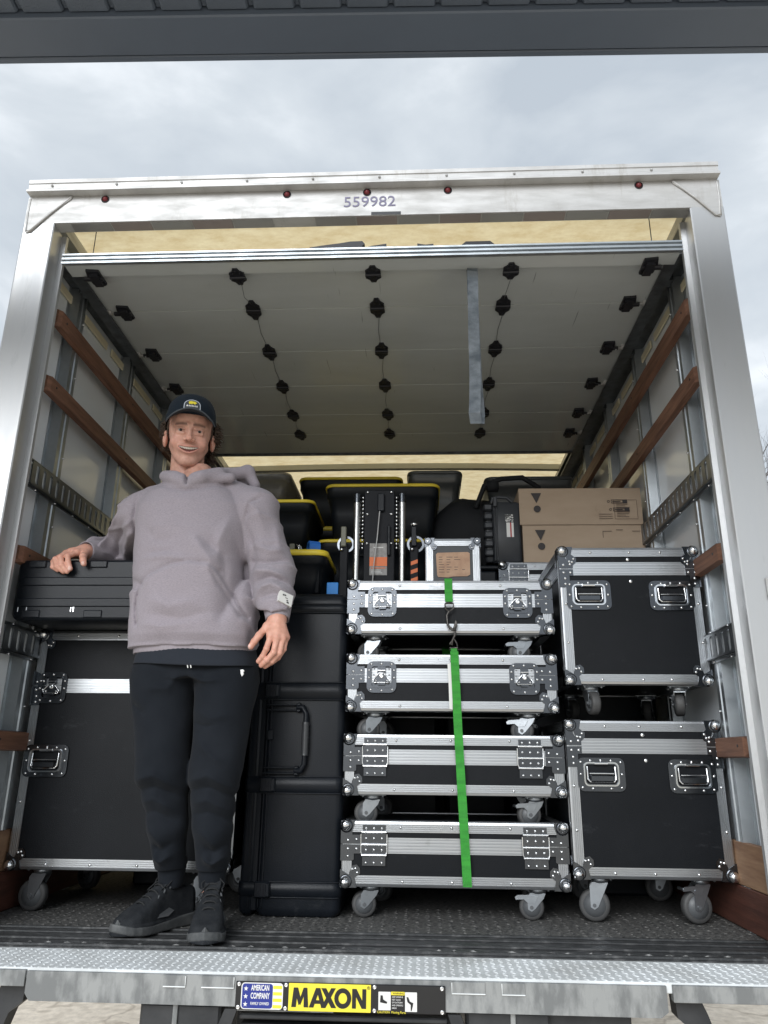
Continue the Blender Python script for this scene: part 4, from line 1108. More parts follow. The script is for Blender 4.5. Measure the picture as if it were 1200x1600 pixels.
tote(.125, .425, 1.48, .40, 1.66, 1.975, 'dark grey bin with rounded top behind the black duffel bag, nearer the middle', 'greybin', 'greybin', 'bins', .02, 'storage_bin', 'storage bin', True)
tote(.54, 1.02, 1.50, .40, 1.68, 1.945, 'wide dark grey bin at the back above the cardboard boxes', 'greybin', 'greybin', 'bins', .02, 'storage_bin', 'storage bin', True)
# plain support crates in the dark behind the front row
def crate(x0, x1, y0, y1, z0, z1, label):
    T = thing('storage_crate', label, 'crate', ((x0+x1)/2, y0, z0)); w = (x1-x0)/2
    MB().cbox(-w, w, 0, y1-y0, 0, z1-z0-.022, .01).build('tub', M['tote'], T)
    MB().cbox(-w-.008, w+.008, -.008, y1-y0+.008, z1-z0-.02, z1-z0, .006).build('lid', M['tote'], T)
crate(-.98, -.30, .99+.02, 1.42, .70, 1.398, 'tall black crate in shadow behind the man and under a yellow lidded tote')
crate(-.98, -.30, 1.01, 1.42, 0, .698, 'black crate on the floor in deep shadow behind the big flight case')
crate(-.28, .26, 1.02, 1.42, .55, 1.168, 'black crate in deep shadow behind the middle stack, upper')
crate(-.28, .26, 1.02, 1.42, 0, .548, 'black crate on the floor in deep shadow behind the middle stack')
crate(.30, .54, 1.02, 1.45, .0, 1.33, 'tall narrow black crate in shadow behind the small upright case')
crate(.56, 1.17, .97, 1.48, .0, .995, 'wide black crate on the floor behind the right-hand flight cases')
crate(-.46, 1.10, 1.46, 1.9, .0, 1.375, 'very wide black crate in deep shadow at the back')
crate(.14, 1.05, 1.46, 1.9, 1.377, 1.655, 'low wide black crate in shadow under the dark grey bins')

# duffel bag
def bag():
    T = thing('duffel_bag', 'slumped black nylon duffel bag behind the small hard case', 'bag', (.56, 1.10, 1.332))
    mb = MB(); rings = []; n = 20; L = 22
    for k in range(L):
        t = k/(L-1); x = -.33+.62*t
        r = (math.sin(math.pi*min(max(t, .02), .98)))**.35
        zc = .16+.03*math.sin(t*5); hz = .20*r*(1+.12*math.sin(t*9)); hy = .15*r
        ring = []
        for i in range(n):
            a = 2*math.pi*i/n
            nz = noise.noise(Vector((x*9, math.cos(a)*2, math.sin(a)*2)))*.022
            z = zc + (hz+nz)*math.sin(a); ring.append((x, .12+(hy+nz)*math.cos(a), max(z, .0)))
        rings.append(ring)
    mb.loft(rings); mb.build('body', M['bagcloth'], T)
    MB().tube([(-.10, .0, .30), (-.06, -.03, .40), (.02, -.04, .43), (.12, -.03, .44), (.20, 0, .40), (.23, .03, .33)], .012, 8).build('strap', M['bagcloth'], T)
    MB().lathe((-.02, -.02, .40), (1, 0, 0), [(-.03, .01), (-.025, .028), (.025, .028), (.03, .01)], 12).build('rolled_end', M['bagcloth'], T)
bag()

# small hard case beside the boxes
def hard_case():
    T = thing('hard_case', 'small upright black hard case with white and red stickers beside the cardboard boxes', 'hard case', (.572, .985, 1.3355))
    X = .082; h = .288; d = .34
    rings = [rr_ring(.016, d/2, z, 2*X-.032-2*k, d-2*k, .016, 4) for z, k in ((0, .008), (.008, 0), (h-.010, 0), (h, .01))]
    MB().loft(rings).build('base_shell', M['greypl'], T)
    rings = [rr_ring(-X+.020, d/2+.004, z, .040-2*k, d-.02-2*k, .012, 4) for z, k in ((.006, .006), (.014, 0), (h-.016, 0), (h-.004, .008))]
    MB().loft(rings).build('lid_shell', M['greypl'], T)
    for k in range(6):
        z = .03+.043*k; MB().cbox(-X-.004, -X+.036, -.004, .05, z, z+.030, .006).build('rib', M['greypl'], T)
    for x in (-X+.042, -X+.052): MB().cbox(x-.003, x+.003, -.008, .06, .006, h-.004, .002).build('rim', M['greypl'], T)
    MB().tube([(-.05, .0, h-.01), (-.045, -.006, h+.012), (-.02, -.006, h+.018), (.02, -.004, h+.016), (.045, .0, h-.005)], .008, 8).build('handle', M['greypl'], T)
    MB().cbox(-.045, -.025, -.016, .02, h-.03, h+.02, .004).build('latch', M['greypl'], T)
    MB().box(.010, .046, -.0015, .0, .190, .225).build('code_sticker', M['speck'], T)
    MB().box(.014, .030, -.0015, .0, .118, .186).build('sticker', M['label'], T)
    MB().box(.0305, .036, -.0015, .0, .118, .186).build('sticker', M['red'], T)
    MB().box(.0365, .046, -.0015, .0, .118, .186).build('sticker', M['label'], T)
M['greypl'] = mat('charcoal_plastic', (.028, .031, .036), .42, 0, bump=.2, bscale=200)
M['speck'] = mat('speckled_sticker', (.55, .55, .53), .5, 0, var=(.04, .04, .04), vscale=160, ramp=(.48, .52), detail=1)
hard_case()

# cardboard boxes
def carton(x0, x1, z0, z1, label, full):
    y0 = .985
    T = thing('cardboard_box', label, 'cardboard box', ((x0+x1)/2, y0, z0), 0, 'cardboard boxes stacked at the right')
    X = (x1-x0)/2; h = z1-z0; d = .40
    mb = MB(); nx, nz = 16, 6
    # softly bulged faces
    def P(u, v): return (-X+2*X*u, -.004*math.sin(math.pi*u)*math.sin(math.pi*v)+.002*noise.noise(Vector((u*5, v*3, z0*9))), h*v)
    vs = [P(i/nx, j/nz) for j in range(nz+1) for i in range(nx+1)]
    mb.add(vs, [(j*(nx+1)+i, j*(nx+1)+i+1, (j+1)*(nx+1)+i+1, (j+1)*(nx+1)+i) for j in range(nz) for i in range(nx)], 0, True)
    mb.box(-X, X, .0035, d, .0005, h-.0005); mb.build('carton', M['cardboard'], T)
    MB().cbox(-X-.001, X+.001, -.001, d+.001, h-.004, h-.0002, .001).build('top_flap', M['cardboard'], T)
    y = -.0062
    pr = MB(); k = .0285; cx = -X+.078; cz = h*.70
    pr.prism([(cx-.023, cz+.028), (cx+.023, cz+.028), (cx, cz-.020)], y, y+.0025)
    n = 20; pr.prism([(cx+.002+.016*math.cos(6.2832*i/n), cz-.048+.016*math.sin(6.2832*i/n)) for i in range(n)], y, y+.0025)
    pr.build('printed_mark', M['print'], T)
    if full:
        q = MB()
        for (zz, xa) in ((h*.62, .145), (h*.40, .152)):
            n = 12; q.frame([(xa-.018+.006*math.cos(6.2832*i/n), zz+.006*math.sin(6.2832*i/n)) for i in range(n)], [(xa-.018+.0045*math.cos(6.2832*i/n), zz+.0045*math.sin(6.2832*i/n)) for i in range(n)], y, y+.002)
            q.frame([(xa-.006, zz-.009), (xa+.066, zz-.009), (xa+.066, zz+.008), (xa-.006, zz+.008)], [(xa-.004, zz-.007), (xa+.045, zz-.007), (xa+.045, zz+.006), (xa-.004, zz+.006)], y, y+.002)
            q.box(xa, xa+.036, y, y+.002, zz-.002, zz+.001)
        q.build('handling_symbols', M['print'], T)
        q = MB(); q.frame([(X-.125, h*.14), (X-.022, h*.14), (X-.022, h*.66), (X-.125, h*.66)], [(X-.124, h*.145), (X-.023, h*.145), (X-.023, h*.655), (X-.124, h*.655)], y, y+.002)
        for k in range(10): q.box(X-.115, X-.115+random.uniform(.04, .08), y, y+.002, h*(.20+.042*k), h*(.20+.042*k)+.0014)
        for k in range(3): q.box(X-.195, X-.135, y, y+.002, h*(.15+.06*k), h*(.15+.06*k)+.0014)
        q.build('printed_text', M['printpale'], T)
    else:
        q = MB(); z = h*.82
        q.box(X-.185, X-.145, y, y+.002, z, z+.0012); q.box(X-.055, X-.018, y, y+.002, z, z+.0012); q.box(X-.185, X-.1838, y, y+.002, z-.03, z)
        q.box(X-.125, X-.095, y, y+.002, z+.006, z+.0075); q.build('printed_line', M['print'], T)
    return T
carton(.658, 1.199, 1.336, 1.508, 'lower brown cardboard box with printed triangle and dot mark', False)
carton(.648, 1.199, 1.511, 1.685, 'upper brown cardboard box with triangle and dot mark and printed handling symbols', True)

# folded lift cart with chrome tubes
def cart():
    T = thing('folded_cart', 'folded black lift cart with two chrome tubes and orange striped arm, upright on the stack', 'cart', (.022, .70, 1.1195))
    zt = .46
    MB().cbox(-.062, .066, .0, .018, .0, zt, .003).build('back_board', M['blackpl2'], T)
    MB().cbox(-.006, .024, -.014, -.001, zt-.098, zt-.018, .004).build('grip', M['blackpl'], T)
    MB().cbox(.036, .050, -.014, -.001, .17, .30, .004).build('side_grip', M['blackpl'], T)
    for x, nm in ((-.092, 0), (.098, 0)):
        t = MB().cyl((x, .006, 0), (x, .006, zt-.055), .0140, n=18).build('tube', M['brushtube'], T)
        MB().cyl((x, .006, zt-.0548), (x, .006, zt-.018), .0165, n=18).build('tube_collar', M['plate'], T)
        ch = MB()
        for k in range(14): ch.ball((x+(.024 if x < 0 else -.024), .012, zt-.03-k*.017), (.005, .005, .006), 8, 5)
        ch.build('chain', M['rivet'], T, None, 'stuff')
    b = MB()
    for x in (-.048, .052):
        for z in (zt-.010, zt-.108, zt-.235): b.ball((x, -.002, z), .006, 10, 6)
    b.build('bolts', M['rivet'], T, None, 'stuff')
    MB().tube([(.004, -.018, zt-.10), (-.004, -.020, .25), (-.018, -.020, .12), (-.024, -.018, .0)], .0026, 6).build('cable', M['header'], T)
    L = MB().box(-.036, .036, -.003, -.0005, .090, .225).build('warning_sticker', M['print2'], T)
    MB().box(-.0362, .0362, -.0045, -.0032, .128, .166).build('orange_band', M['orange'], L)
    MB().box(-.030, .030, -.0045, -.0032, .118, .1215).build('orange_band', M['orange'], L)
    tx = MB()
    for k in range(3): tx.box(-.028, random.uniform(.01, .028), -.0045, -.0032, .098+k*.006, .1005+k*.006)
    tx.box(-.02, .02, -.0045, -.0032, .205, .209); tx.build('sticker_print', M['label'], L)
    # side arms with round hubs
    for s in (-1, 1):
        x = -.142 if s < 0 else .148
        A = MB().cbox(x-.018, x+.018, -.02, .0, -.22 if s < 0 else .0, .222, .004).build('arm', M['blackpl2'], T)
        r = MB(); n = 26; cx, cz = x+.006, .222
        r.frame([(cx+.036*math.cos(6.2832*i/n), cz+.036*math.sin(6.2832*i/n)) for i in range(n)], [(cx+.027*math.cos(6.2832*i/n), cz+.027*math.sin(6.2832*i/n)) for i in range(n)], .001, .008)
        r.build('hub_ring', M['plate'], A)
        MB().cbox(x-.012, x+.010, -.034, -.021, .205, .290, .003).build('lever', M['sage'] if s < 0 else M['blackpl'], A)
        MB().ball((x-.008, -.026, .193), .007, 10, 6).build('pin', M['rivet'], A)
        if s > 0:
            for k in range(4):
                z = .018+.036*k
                MB().prism([(x-.014, z), (x+.014, z+.010), (x+.014, z+.026), (x-.014, z+.016)], -.0215, -.0202).build('hazard_stripe', M['orange'], A)
            MB().lathe((x, -.03, .298), (0, 0, 1), [(-.006, .010), (.0, .014), (.004, .012), (.006, .004)], 14).build('knob', M['chrome'], A)
M['brushtube'] = mat('satin_steel_tube', (.62, .62, .60), .3, 1, var=(.5, .5, .48), vscale=30, stretch=(1, 1, .2))
M['print2'] = mat('grey_sticker', (.20, .19, .18), .5, 0, var=(.32, .31, .30), vscale=60)
cart()

# small items on the front tote
def small_items():
    z = 1.2755
    t = thing('tape_roll', 'roll of bright blue tape standing on the yellow lid', 'tape', (-.265, .66, z+.034))
    n = 26
    MB().frame([(.036*math.cos(6.2832*i/n), .036*math.sin(6.2832*i/n)) for i in range(n)], [(.024*math.cos(6.2832*i/n), .024*math.sin(6.2832*i/n)) for i in range(n)], 0, .045, 0, 'YZ').build('tape', M['blue'], t)
    t.rotation_euler = (0, 0, R(20))
    b = MB().lathe((0, 0, 0), (0, 0, 1), [(0, .022), (.002, .0245), (.028, .0245), (.036, .018), (.040, .010), (.052, .010), (.054, .007)], 20).build('spray_bottle', M['brushtube'])
    b.location = (-.368, .60, z); tag(b, 'small dented steel canister on the yellow lid beside the blue tape', 'canister')
    MB().lathe((0, 0, .054), (0, 0, 1), [(0, .006), (.010, .006), (.014, .003)], 12).build('cap', M['blackpl'], b)
    k = MB().cbox(-.010, .010, -.008, .008, 0, .040, .002).build('wooden_block', M['sage']); k.location = (-.320, .60, z)
    tag(k, 'small dull yellow block standing between the canister and the tape', 'block')
    q = MB(); q.tube([(0, 0, .0), (.004, 0, .02), (-.006, 0, .036), (.010, .004, .030), (.020, 0, .0)], .003, 6)
    o = q.build('carabiner', M['chrome']); o.location = (-.296, .60, z+.002); tag(o, 'small bright metal clip beside the yellow block', 'clip')
    c = MB().cbox(-.022, .022, -.003, .003, 0, .055, .002).build('blue_glove', M['blue2']); c.location = (-.140, .50, 1.0792)
    tag(c, 'light blue cloth scrap on the transport case next to the tote', 'cloth')
    g = MB().lathe((0, 0, 0), (0, 1, 0), [(0, .020), (0, .060), (.03, .060), (.03, .020)], 24).build('cable_spool', M['teal'])
    g.location = (-.110, .80, 1.14); tag(g, 'dark blue spool in shadow between the tote and the cart', 'spool')
M['blue2'] = mat('light_blue_cloth', (.03, .22, .60), .6)
M['teal'] = mat('dark_teal', (.01, .06, .12), .5)
small_items()

# ------------------------------------------------------------------ green ratchet strap
def green_strap():
    T = thing('lashing_strap', 'bright green lashing strap with S hooks hanging down over the middle stack', 'strap', (.30, .386, 0))
    def ribbon(pts, w, name):
        rings = []
        for x, y, z, tw in pts:
            dx = w/2*math.cos(tw); dy = w/2*math.sin(tw)
            rings.append([(x-dx, y-dy, z), (x+dx, y+dy, z), (x+dx, y+dy-.0022, z), (x-dx, y-dy-.0022, z)])
        MB().loft(rings, 0, False).build(name, M['green'], T)
    # over the top then down to the hook
    mb = MB(); w = .014
    path = [(-.004, .42, .9), (-.004, .45, 1.08), (-.004, .30, 1.1225), (-.004, .02, 1.1230), (-.004, .006, 1.1235), (-.004, -.002, 1.118), (-.004, -.006, 1.08), (-.003, -.007, 1.036)]
    rings = []
    for k, (x, y, z) in enumerate(path):
        p = Vector(path[max(k-1, 0)]); q = Vector(path[min(k+1, len(path)-1)]); d = (q-p).normalized(); nrm = Vector((0, -d.z, d.y))*.0011
        rings.append([(x-w, y+nrm.y, z+nrm.z), (x+w, y+nrm.y, z+nrm.z), (x+w, y-nrm.y, z-nrm.z), (x-w, y-nrm.y, z-nrm.z)])
    mb.loft(rings, 0, False); mb.build('webbing', M['green'], T)
    ribbon([(.012, -.010, .858, 0), (.014, -.012, .80, .05), (.020, -.014, .60, .15), (.027, -.012, .42, .1), (.034, -.010, .26, .05), (.040, -.010, .108, 0)], .029, 'webbing')
    ribbon([(.011, -.0125, .872, 0), (.012, -.0125, .845, 0)], .022, 'webbing')
    h = MB()
    h.tube([(-.018, -.010, 1.028), (.012, -.010, 1.028), (.014, -.010, 1.012), (-.004, -.012, .998), (-.016, -.010, 1.010), (-.018, -.010, 1.026)], .003, 7)
    h.tube([(-.004, -.012, 1.000), (-.012, -.014, .985), (-.010, -.016, .955), (-.002, -.018, .938), (.010, -.016, .935), (.016, -.014, .945), (.020, -.014, .965)], .0042, 8)
    h.build('hook', M['steelhook'], T)
    h = MB()
    h.tube([(.0, -.020, .942), (.004, -.024, .932), (.014, -.022, .930), (.020, -.016, .945), (.022, -.016, .962)], .0038, 8)
    h.tube([(.016, -.018, .940), (.016, -.018, .915), (.006, -.016, .895), (.004, -.014, .880)], .0042, 8)
    h.tube([(-.004, -.013, .870), (.024, -.013, .870), (.022, -.013, .885), (.012, -.015, .902), (.004, -.015, .894), (-.003, -.013, .882)], .0030, 7)
    h.build('hook', M['steelhook'], T)
    g = MB(); g.prism([(-.012, .815), (.0, .818), (.004, .75), (.003, .66), (-.008, .662), (-.009, .74)], -.0075, -.0068); g.build('strap_tag', M['label'], T)
green_strap()

# ------------------------------------------------------------------ implicit-surface modelling for the man
class Grid:
    def __init__(s, lo, hi, h):
        s.h = h; s.lo = np.array(lo, np.float32)
        n = [int(math.ceil((hi[i]-lo[i])/h))+1 for i in range(3)]
        ax = [(lo[i]+h*np.arange(n[i])).astype(np.float32) for i in range(3)]
        s.X = ax[0][:, None, None]; s.Y = ax[1][None, :, None]; s.Z = ax[2][None, None, :]
        s.n = n
def smin(a, b, k):
    h = np.clip(.5+.5*(b-a)/k, 0, 1); return b+(a-b)*h-k*h*(1-h)
def smax(a, b, k): return -smin(-a, -b, k)
def caps(G, p, q, r0, r1=None, sq=(1, 1, 1)):
    r1 = r0 if r1 is None else r1
    p = np.array(p, np.float32); q = np.array(q, np.float32); d = q-p; dd = float(d@d)+1e-12
    X, Y, Z = G.X-p[0], G.Y-p[1], G.Z-p[2]
    t = np.clip((X*d[0]+Y*d[1]+Z*d[2])/dd, 0, 1)
    return np.sqrt(((X-t*d[0])/sq[0])**2+((Y-t*d[1])/sq[1])**2+((Z-t*d[2])/sq[2])**2) - (r0+(r1-r0)*t)
def ell(G, c, r, rot=None):
    X, Y, Z = G.X-c[0], G.Y-c[1], G.Z-c[2]
    if rot is not None:
        Mx = rot; X, Y, Z = (X*Mx[0][0]+Y*Mx[1][0]+Z*Mx[2][0], X*Mx[0][1]+Y*Mx[1][1]+Z*Mx[2][1], X*Mx[0][2]+Y*Mx[1][2]+Z*Mx[2][2])
    k = np.sqrt((X/r[0])**2+(Y/r[1])**2+(Z/r[2])**2)
    return (k-1)*min(r)*1.0 if min(r) > .6*max(r) else (k-1)*(k+.3)/(np.sqrt((X/r[0]**2)**2+(Y/r[1]**2)**2+(Z/r[2]**2)**2)+1e-6)/(k+.3)
def column(G, tab, p=2.3):                      # stacked ellipses: rows (z, cx, cy, a, b)
    t = np.array(tab, np.float32); z = G.Z.ravel()
    f = lambda i: np.interp(z, t[:, 0], t[:, i]).astype(np.float32)[None, None, :]
    cx, cy, a, b = f(1), f(2), f(3), f(4)
    k = (np.abs((G.X-cx)/a)**p+np.abs((G.Y-cy)/b)**p)**(1/p)
    d = (k-1)*np.minimum(a, b)
    return np.maximum(d, np.maximum(t[0, 0]-G.Z, G.Z-t[-1, 0]))
def nets(F, G):
    """surface nets: quads around a scalar field (negative inside)"""
    s = F < 0; nx, ny, nz = F.shape
    acc = np.zeros((nx-1, ny-1, nz-1, 3), np.float32); cnt = np.zeros((nx-1, ny-1, nz-1), np.float32)
    cs = [(i, j, k) for i in (0, 1) for j in (0, 1) for k in (0, 1)]
    sl = lambda c: tuple(slice(c[a], c[a]+F.shape[a]-1) for a in range(3))
    for c in cs:
        for ax in range(3):
            if c[ax]: continue
            e = list(c); e[ax] = 1; A = F[sl(c)]; B = F[sl(tuple(e))]
            m = (A < 0) != (B < 0); t = np.where(m, A/(A-B+1e-20*(~m)+(A == B)*1e-9), 0)
            cnt += m
            for a in range(3): acc[..., a] += np.where(m, (t if a == ax else c[a]), 0)
    act = cnt > 0; idx = -np.ones(act.shape, np.int64); ii = np.argwhere(act); idx[act] = np.arange(len(ii))
    V = (ii + acc[act]/cnt[act][:, None])*G.h + G.lo
    Q = []
    for ax in range(3):
        a1, a2 = (ax+1) % 3, (ax+2) % 3
        c0 = [slice(None)]*3; c1 = [slice(None)]*3; c0[ax] = slice(0, -1); c1[ax] = slice(1, None)
        A = s[tuple(c0)]; B = s[tuple(c1)]; m = A != B
        m = m.copy(); 
        for a in (a1, a2):
            z = [slice(None)]*3; z[a] = 0; m[tuple(z)] = False; z[a] = -1; m[tuple(z)] = False
        e = np.argwhere(m); fl = A[m]
        def g(d1, d2):
            q = e.copy(); q[:, a1] -= d1; q[:, a2] -= d2; return idx[q[:, 0], q[:, 1], q[:, 2]]
        q = np.stack([g(0, 0), g(1, 0), g(1, 1), g(0, 1)], 1)
        q = np.where(fl[:, None], q, q[:, ::-1]); Q.append(q)
    Q = np.concatenate(Q); Q = Q[(Q >= 0).all(1)]
    return V, Q
def relax(V, Q, it=2, lam=.5):
    e = np.concatenate([Q[:, [0, 1]], Q[:, [1, 2]], Q[:, [2, 3]], Q[:, [3, 0]]])
    for _ in range(it):
        s = np.zeros_like(V); c = np.zeros(len(V))
        np.add.at(s, e[:, 0], V[e[:, 1]]); np.add.at(s, e[:, 1], V[e[:, 0]])
        c = np.bincount(e[:, 0], minlength=len(V)) + np.bincount(e[:, 1], minlength=len(V))
        V = V*(1-lam)+lam*s/np.maximum(c, 1)[:, None]
    return V
PO = np.array([-.56, .17, 0.])
def to_mesh(name, V, Q, m, col=None):
    me = bpy.data.meshes.new(name); V = np.asarray(V)-PO
    me.vertices.add(len(V)); me.vertices.foreach_set('co', V.astype(np.float32).ravel())
    me.loops.add(Q.size); me.loops.foreach_set('vertex_index', Q.astype(np.int32).ravel())
    me.polygons.add(len(Q)); me.polygons.foreach_set('loop_start', np.arange(0, Q.size, 4, dtype=np.int32))
    me.polygons.foreach_set('loop_total', np.full(len(Q), 4, np.int32))
    me.update(calc_edges=True); me.validate()
    me.polygons.foreach_set('use_smooth', np.ones(len(me.polygons), bool))
    me.materials.append(m)
    if col is not None:
        a = me.color_attributes.new('Col', 'FLOAT_COLOR', 'POINT')
        c = np.ones((len(me.vertices), 4), np.float32); c[:, :3] = col[:len(c)]; a.data.foreach_set('color', c.ravel())
    return me
def ridge(G, pts, w, amp, ymax=None, fade=.25):
    """soft crease or fold along a polyline seen from the front; positive amp raises the cloth"""
    out = 0
    n = len(pts)-1
    for i in range(n):
        p = np.array(pts[i], np.float32); q = np.array(pts[i+1], np.float32); d = q-p; dd = float(d@d)
        X, Z = G.X-p[0], G.Z-p[1]; t = np.clip((X*d[0]+Z*d[1])/dd, 0, 1)
        r2 = (X-t*d[0])**2+(Z-t*d[1])**2; u = (i+t)/n
        env = np.clip(np.minimum(u, 1-u)/fade, .0, 1) if fade else 1.
        out = np.maximum(out, np.exp(-(r2/(w*w))**.72)*(env*.85+.15))
    if ymax is not None: out = out*(G.Y < ymax)
    return out*amp
def wrinkle(G, f, amp, seed=0):
    a, b, c = seed*1.7, seed*2.3, seed*.9
    X, Y, Z = G.X, G.Y, G.Z
    u = np.sin(X*f+1.3*np.sin(Z*f*.7+a)+b)+np.sin(Z*f*1.1+1.1*np.sin(X*f*.9+Y*f*.5+c)+a)+.6*np.sin(Y*f*1.3+X*f*.6+c)
    return u*amp*.4
SKIN = np.array([.63, .375, .29]); 

def build_person():
    T = thing('person', 'smiling man in mauve grey hoodie and dark cap, one hand on a black case', 'person', tuple(PO))
    body_parts = []
    # ---------------- head
    hc = np.array([-.643, .184, 1.612]); pit, yaw, rol = R(12), R(18), R(0)
    Rm = (Matrix.Rotation(yaw, 3, 'Z') @ Matrix.Rotation(rol, 3, 'Y') @ Matrix.Rotation(pit, 3, 'X'))
    # local frame: -y forward, z up; scale
    sc = 1.04
    G = Grid((-.105, -.135, -.215), (.105, .125, .145), .0020)
    X = G.X
    def SY(p): return p
    F = ell(G, (0, .018, .035), (.076, .098, .088))                                  # cranium
    F = smin(F, ell(G, (0, -.026, -.012), (.0650, .060, .078)), .02)               # face mass
    F = smin(F, ell(G, (0, -.034, -.070), (.0460, .044, .043)), .022)               # jaw
    F = smin(F, ell(G, (0, -.0650, -.1030), (.0205, .0190, .0170)), .016)              # chin
    F = smin(F, ell(G, (0, -.063, .040), (.052, .030, .035)), .02)                  # forehead
    for s in (-1, 1):
        F = smin(F, ell(G, (s*.038, -.0600, -.040), (.0215, .0205, .0200)), .018)       # smiling cheeks
        F = smin(F, caps(G, (s*.051, .004, -.046), (s*.018, -.058, -.102), .0130, .0115), .022)     # jawline
        F = smin(F, caps(G, (s*.011, -.088, .018), (s*.046, -.070, .020), .0075, .0060), .010)      # brow
        F = smax(F, -ell(G, (s*.0305, -.099, .002), (.0185, .0155, .0105)), .010)    # eye sockets
        F = smin(F, ell(G, (s*.0305, -.0740, .0005), (.0165, .0125, .0125)), .004)   # lids over the eyeball
        F = smax(F, -caps(G, (s*.0195, -.0880, -.0016), (s*.0305, -.0895, .0006), .0010, .0014), .0010)   # eye slit
        F = smax(F, -caps(G, (s*.0305, -.0895, .0006), (s*.0420, -.0830, -.0020), .0014, .0010), .0010)
        F = smin(F, caps(G, (s*.020, -.0850, -.0110), (s*.041, -.078, -.0100), .0040), .006)     # lower lid puff
        F = smin(F, caps(G, (s*.017, -.0868, .0052), (s*.043, -.0790, .0045), .0032), .004)     # upper lid
    # nose
    F = smin(F, caps(G, (0, -.0865, .014), (0, -.1085, -.026), .0062, .0082), .009)
    F = smin(F, ell(G, (0, -.1100, -.0315), (.0102, .0095, .0085)), .005)
    for s in (-1, 1):
        F = smin(F, ell(G, (s*.0140, -.0985, -.0335), (.0075, .0095, .0070)), .004)
        F = smax(F, -ell(G, (s*.0068, -.1065, -.0410), (.0040, .0050, .0030)), .002)
    # mouth: muzzle, opening, lips
    F = smin(F, ell(G, (0, -.0740, -.062), (.031, .0225, .021)), .012)
    def lipc(z0, zc, y0, yc, r, hwid=.035):
        f = None; n = 10
        for i in range(n):
            x0 = -hwid+2*hwid*i/n; x1 = -hwid+2*hwid*(i+1)/n
            q = lambda x: (x, yc+(y0-yc)*(x/hwid)**2, zc+(z0-zc)*(x/hwid)**2)
            rr = lambda x: r*(1-.65*(abs(x)/hwid)**2)
            c = caps(G, q(x0), q(x1), rr(x0), rr(x1)); f = c if f is None else np.minimum(f, c)
        return f
    F = smax(F, -lipc(-.0560, -.0655, -.0800, -.0980, .0094), .0015)
    F = smin(F, lipc(-.0530, -.0560, -.0800, -.0955, .0030), .004)
    F = smin(F, lipc(-.0565, -.0780, -.0800, -.0918, .0038), .004)
    F = smax(F, -ell(G, (0, -.0990, -.0890), (.016, .006, .0040)), .006)             # under-lip hollow
    # ears
    for s in (-1, 1):
        e = ell(G, (s*.0810, .010, -.020), (.0090, .0165, .0300))
        e = smax(e, -ell(G, (s*.0880, -.001, -.014), (.0080, .0110, .0170)), .003)
        e = smin(e, ell(G, (s*.0790, -.004, -.020), (.0045, .0045, .0080)), .003)
        F = smin(F, e, .006)
    # neck (leaves downwards and back)
    F = smin(F, caps(G, (0, .026, -.055), (.004, .004, -.210), .0520, .0570), .014)
    V, Q = nets(F, G); V = relax(V, Q, 1, .4)
    x, y, z = V.T; ax = np.abs(x)
    def gb(cx, cy, cz, rx, ry, rz, sym=True):
        xx = ax if sym else x
        return np.exp(-(((xx-cx)/rx)**2+((y-cy)/ry)**2+((z-cz)/rz)**2))
    col = np.tile(SKIN, (len(V), 1))
    def mixc(m, c): 
        nonlocal col
        m = np.clip(m, 0, 1)[:, None]; col = col*(1-m)+np.array(c)*m
    mixc(.5*gb(.042, -.07, -.040, .022, .03, .018), (.64, .31, .25))
    mixc(.5*gb(0, -.112, -.032, .012, .02, .012), (.60, .27, .21))
    mixc(.35*gb(.083, .012, -.02, .02, .03, .05), (.62, .32, .25))
    mixc(.26*gb(0, -.09, -.088, .055, .07, .034), (.36, .24, .20))            # faint stubble
    mixc(.42*gb(0, -.10, -.0470, .026, .03, .0042), (.20, .12, .085))      # thin moustache
    br = np.exp(-((z-(.0205+.10*(ax-.03)*(ax < .03)-.12*(ax-.03)*(ax >= .03)))/.0052)**2)*(ax > .010)*(ax < .050)*(y < -.05)
    mixc(.80*br, (.060, .036, .026))
    mixc(.45*gb(.031, -.085, .001, .020, .03, .011), (.36, .19, .15))          # lids
    mm = (ax < .035)*(np.abs(z-(-.0655+7.0*x**2)) < .0090*(1-.6*(x/.035)**2))*(y > -.0945+11*x**2)*(y < -.06)
    lip = np.maximum(np.exp(-((z-(-.0560+2.0*x**2))/.0026)**2), np.exp(-((z-(-.0768+15.6*x**2))/.0042)**2))*(ax < .034)*(y < -.078)*(1-mm)
    mixc(.6*lip, (.56, .24, .205))
    mixc(1.*mm, (.16, .06, .05))
    mixc(.75*gb(.0305, -.088, .0005, .0125, .02, .0026), (.07, .04, .035))
    mixc(.35*gb(.0305, -.08, -.008, .014, .03, .006), (.42, .24, .20))  # under-eye shade painted into the skin colour
    hairm = ((y > .022) | (z > .055))*(z > -.055)*(ax < .0795)
    mixc(hairm*1., (.06, .04, .028))
    def xf(P): return (np.asarray(P)*sc) @ np.array(Rm).T + hc
    body_parts.append((xf(V), Q, col))
    def loc(p): return tuple(Vector(xf(np.array([p]))[0]-PO))
    # eyes, teeth
    for s in (-1, 1):
        c = loc((s*.031, -.0765, -.0005)); MB().ball(c, .0112*sc, 16, 12).build('eye', M['eyewhite'], T)
        c2 = loc((s*.031+.0008, -.0858, -.0014)); MB().ball(c2, .0052, 12, 9).build('iris', M['iris'], T)
    tm = MB()
    for k in range(11):
        xx = -.0275+.0055*k; yy = -.0898+abs(xx)**2*11; zz = -.0630+xx*xx*6.5
        tm.cbox(xx-.0026, xx+.0026, yy-.003, yy+.003, zz-.0036*(1-.5*(xx/.028)**2), zz+.0050, .0009)
    tm.v = [loc(v) for v in tm.v]; tm.build('teeth', M['teeth'], T, None, 'stuff')
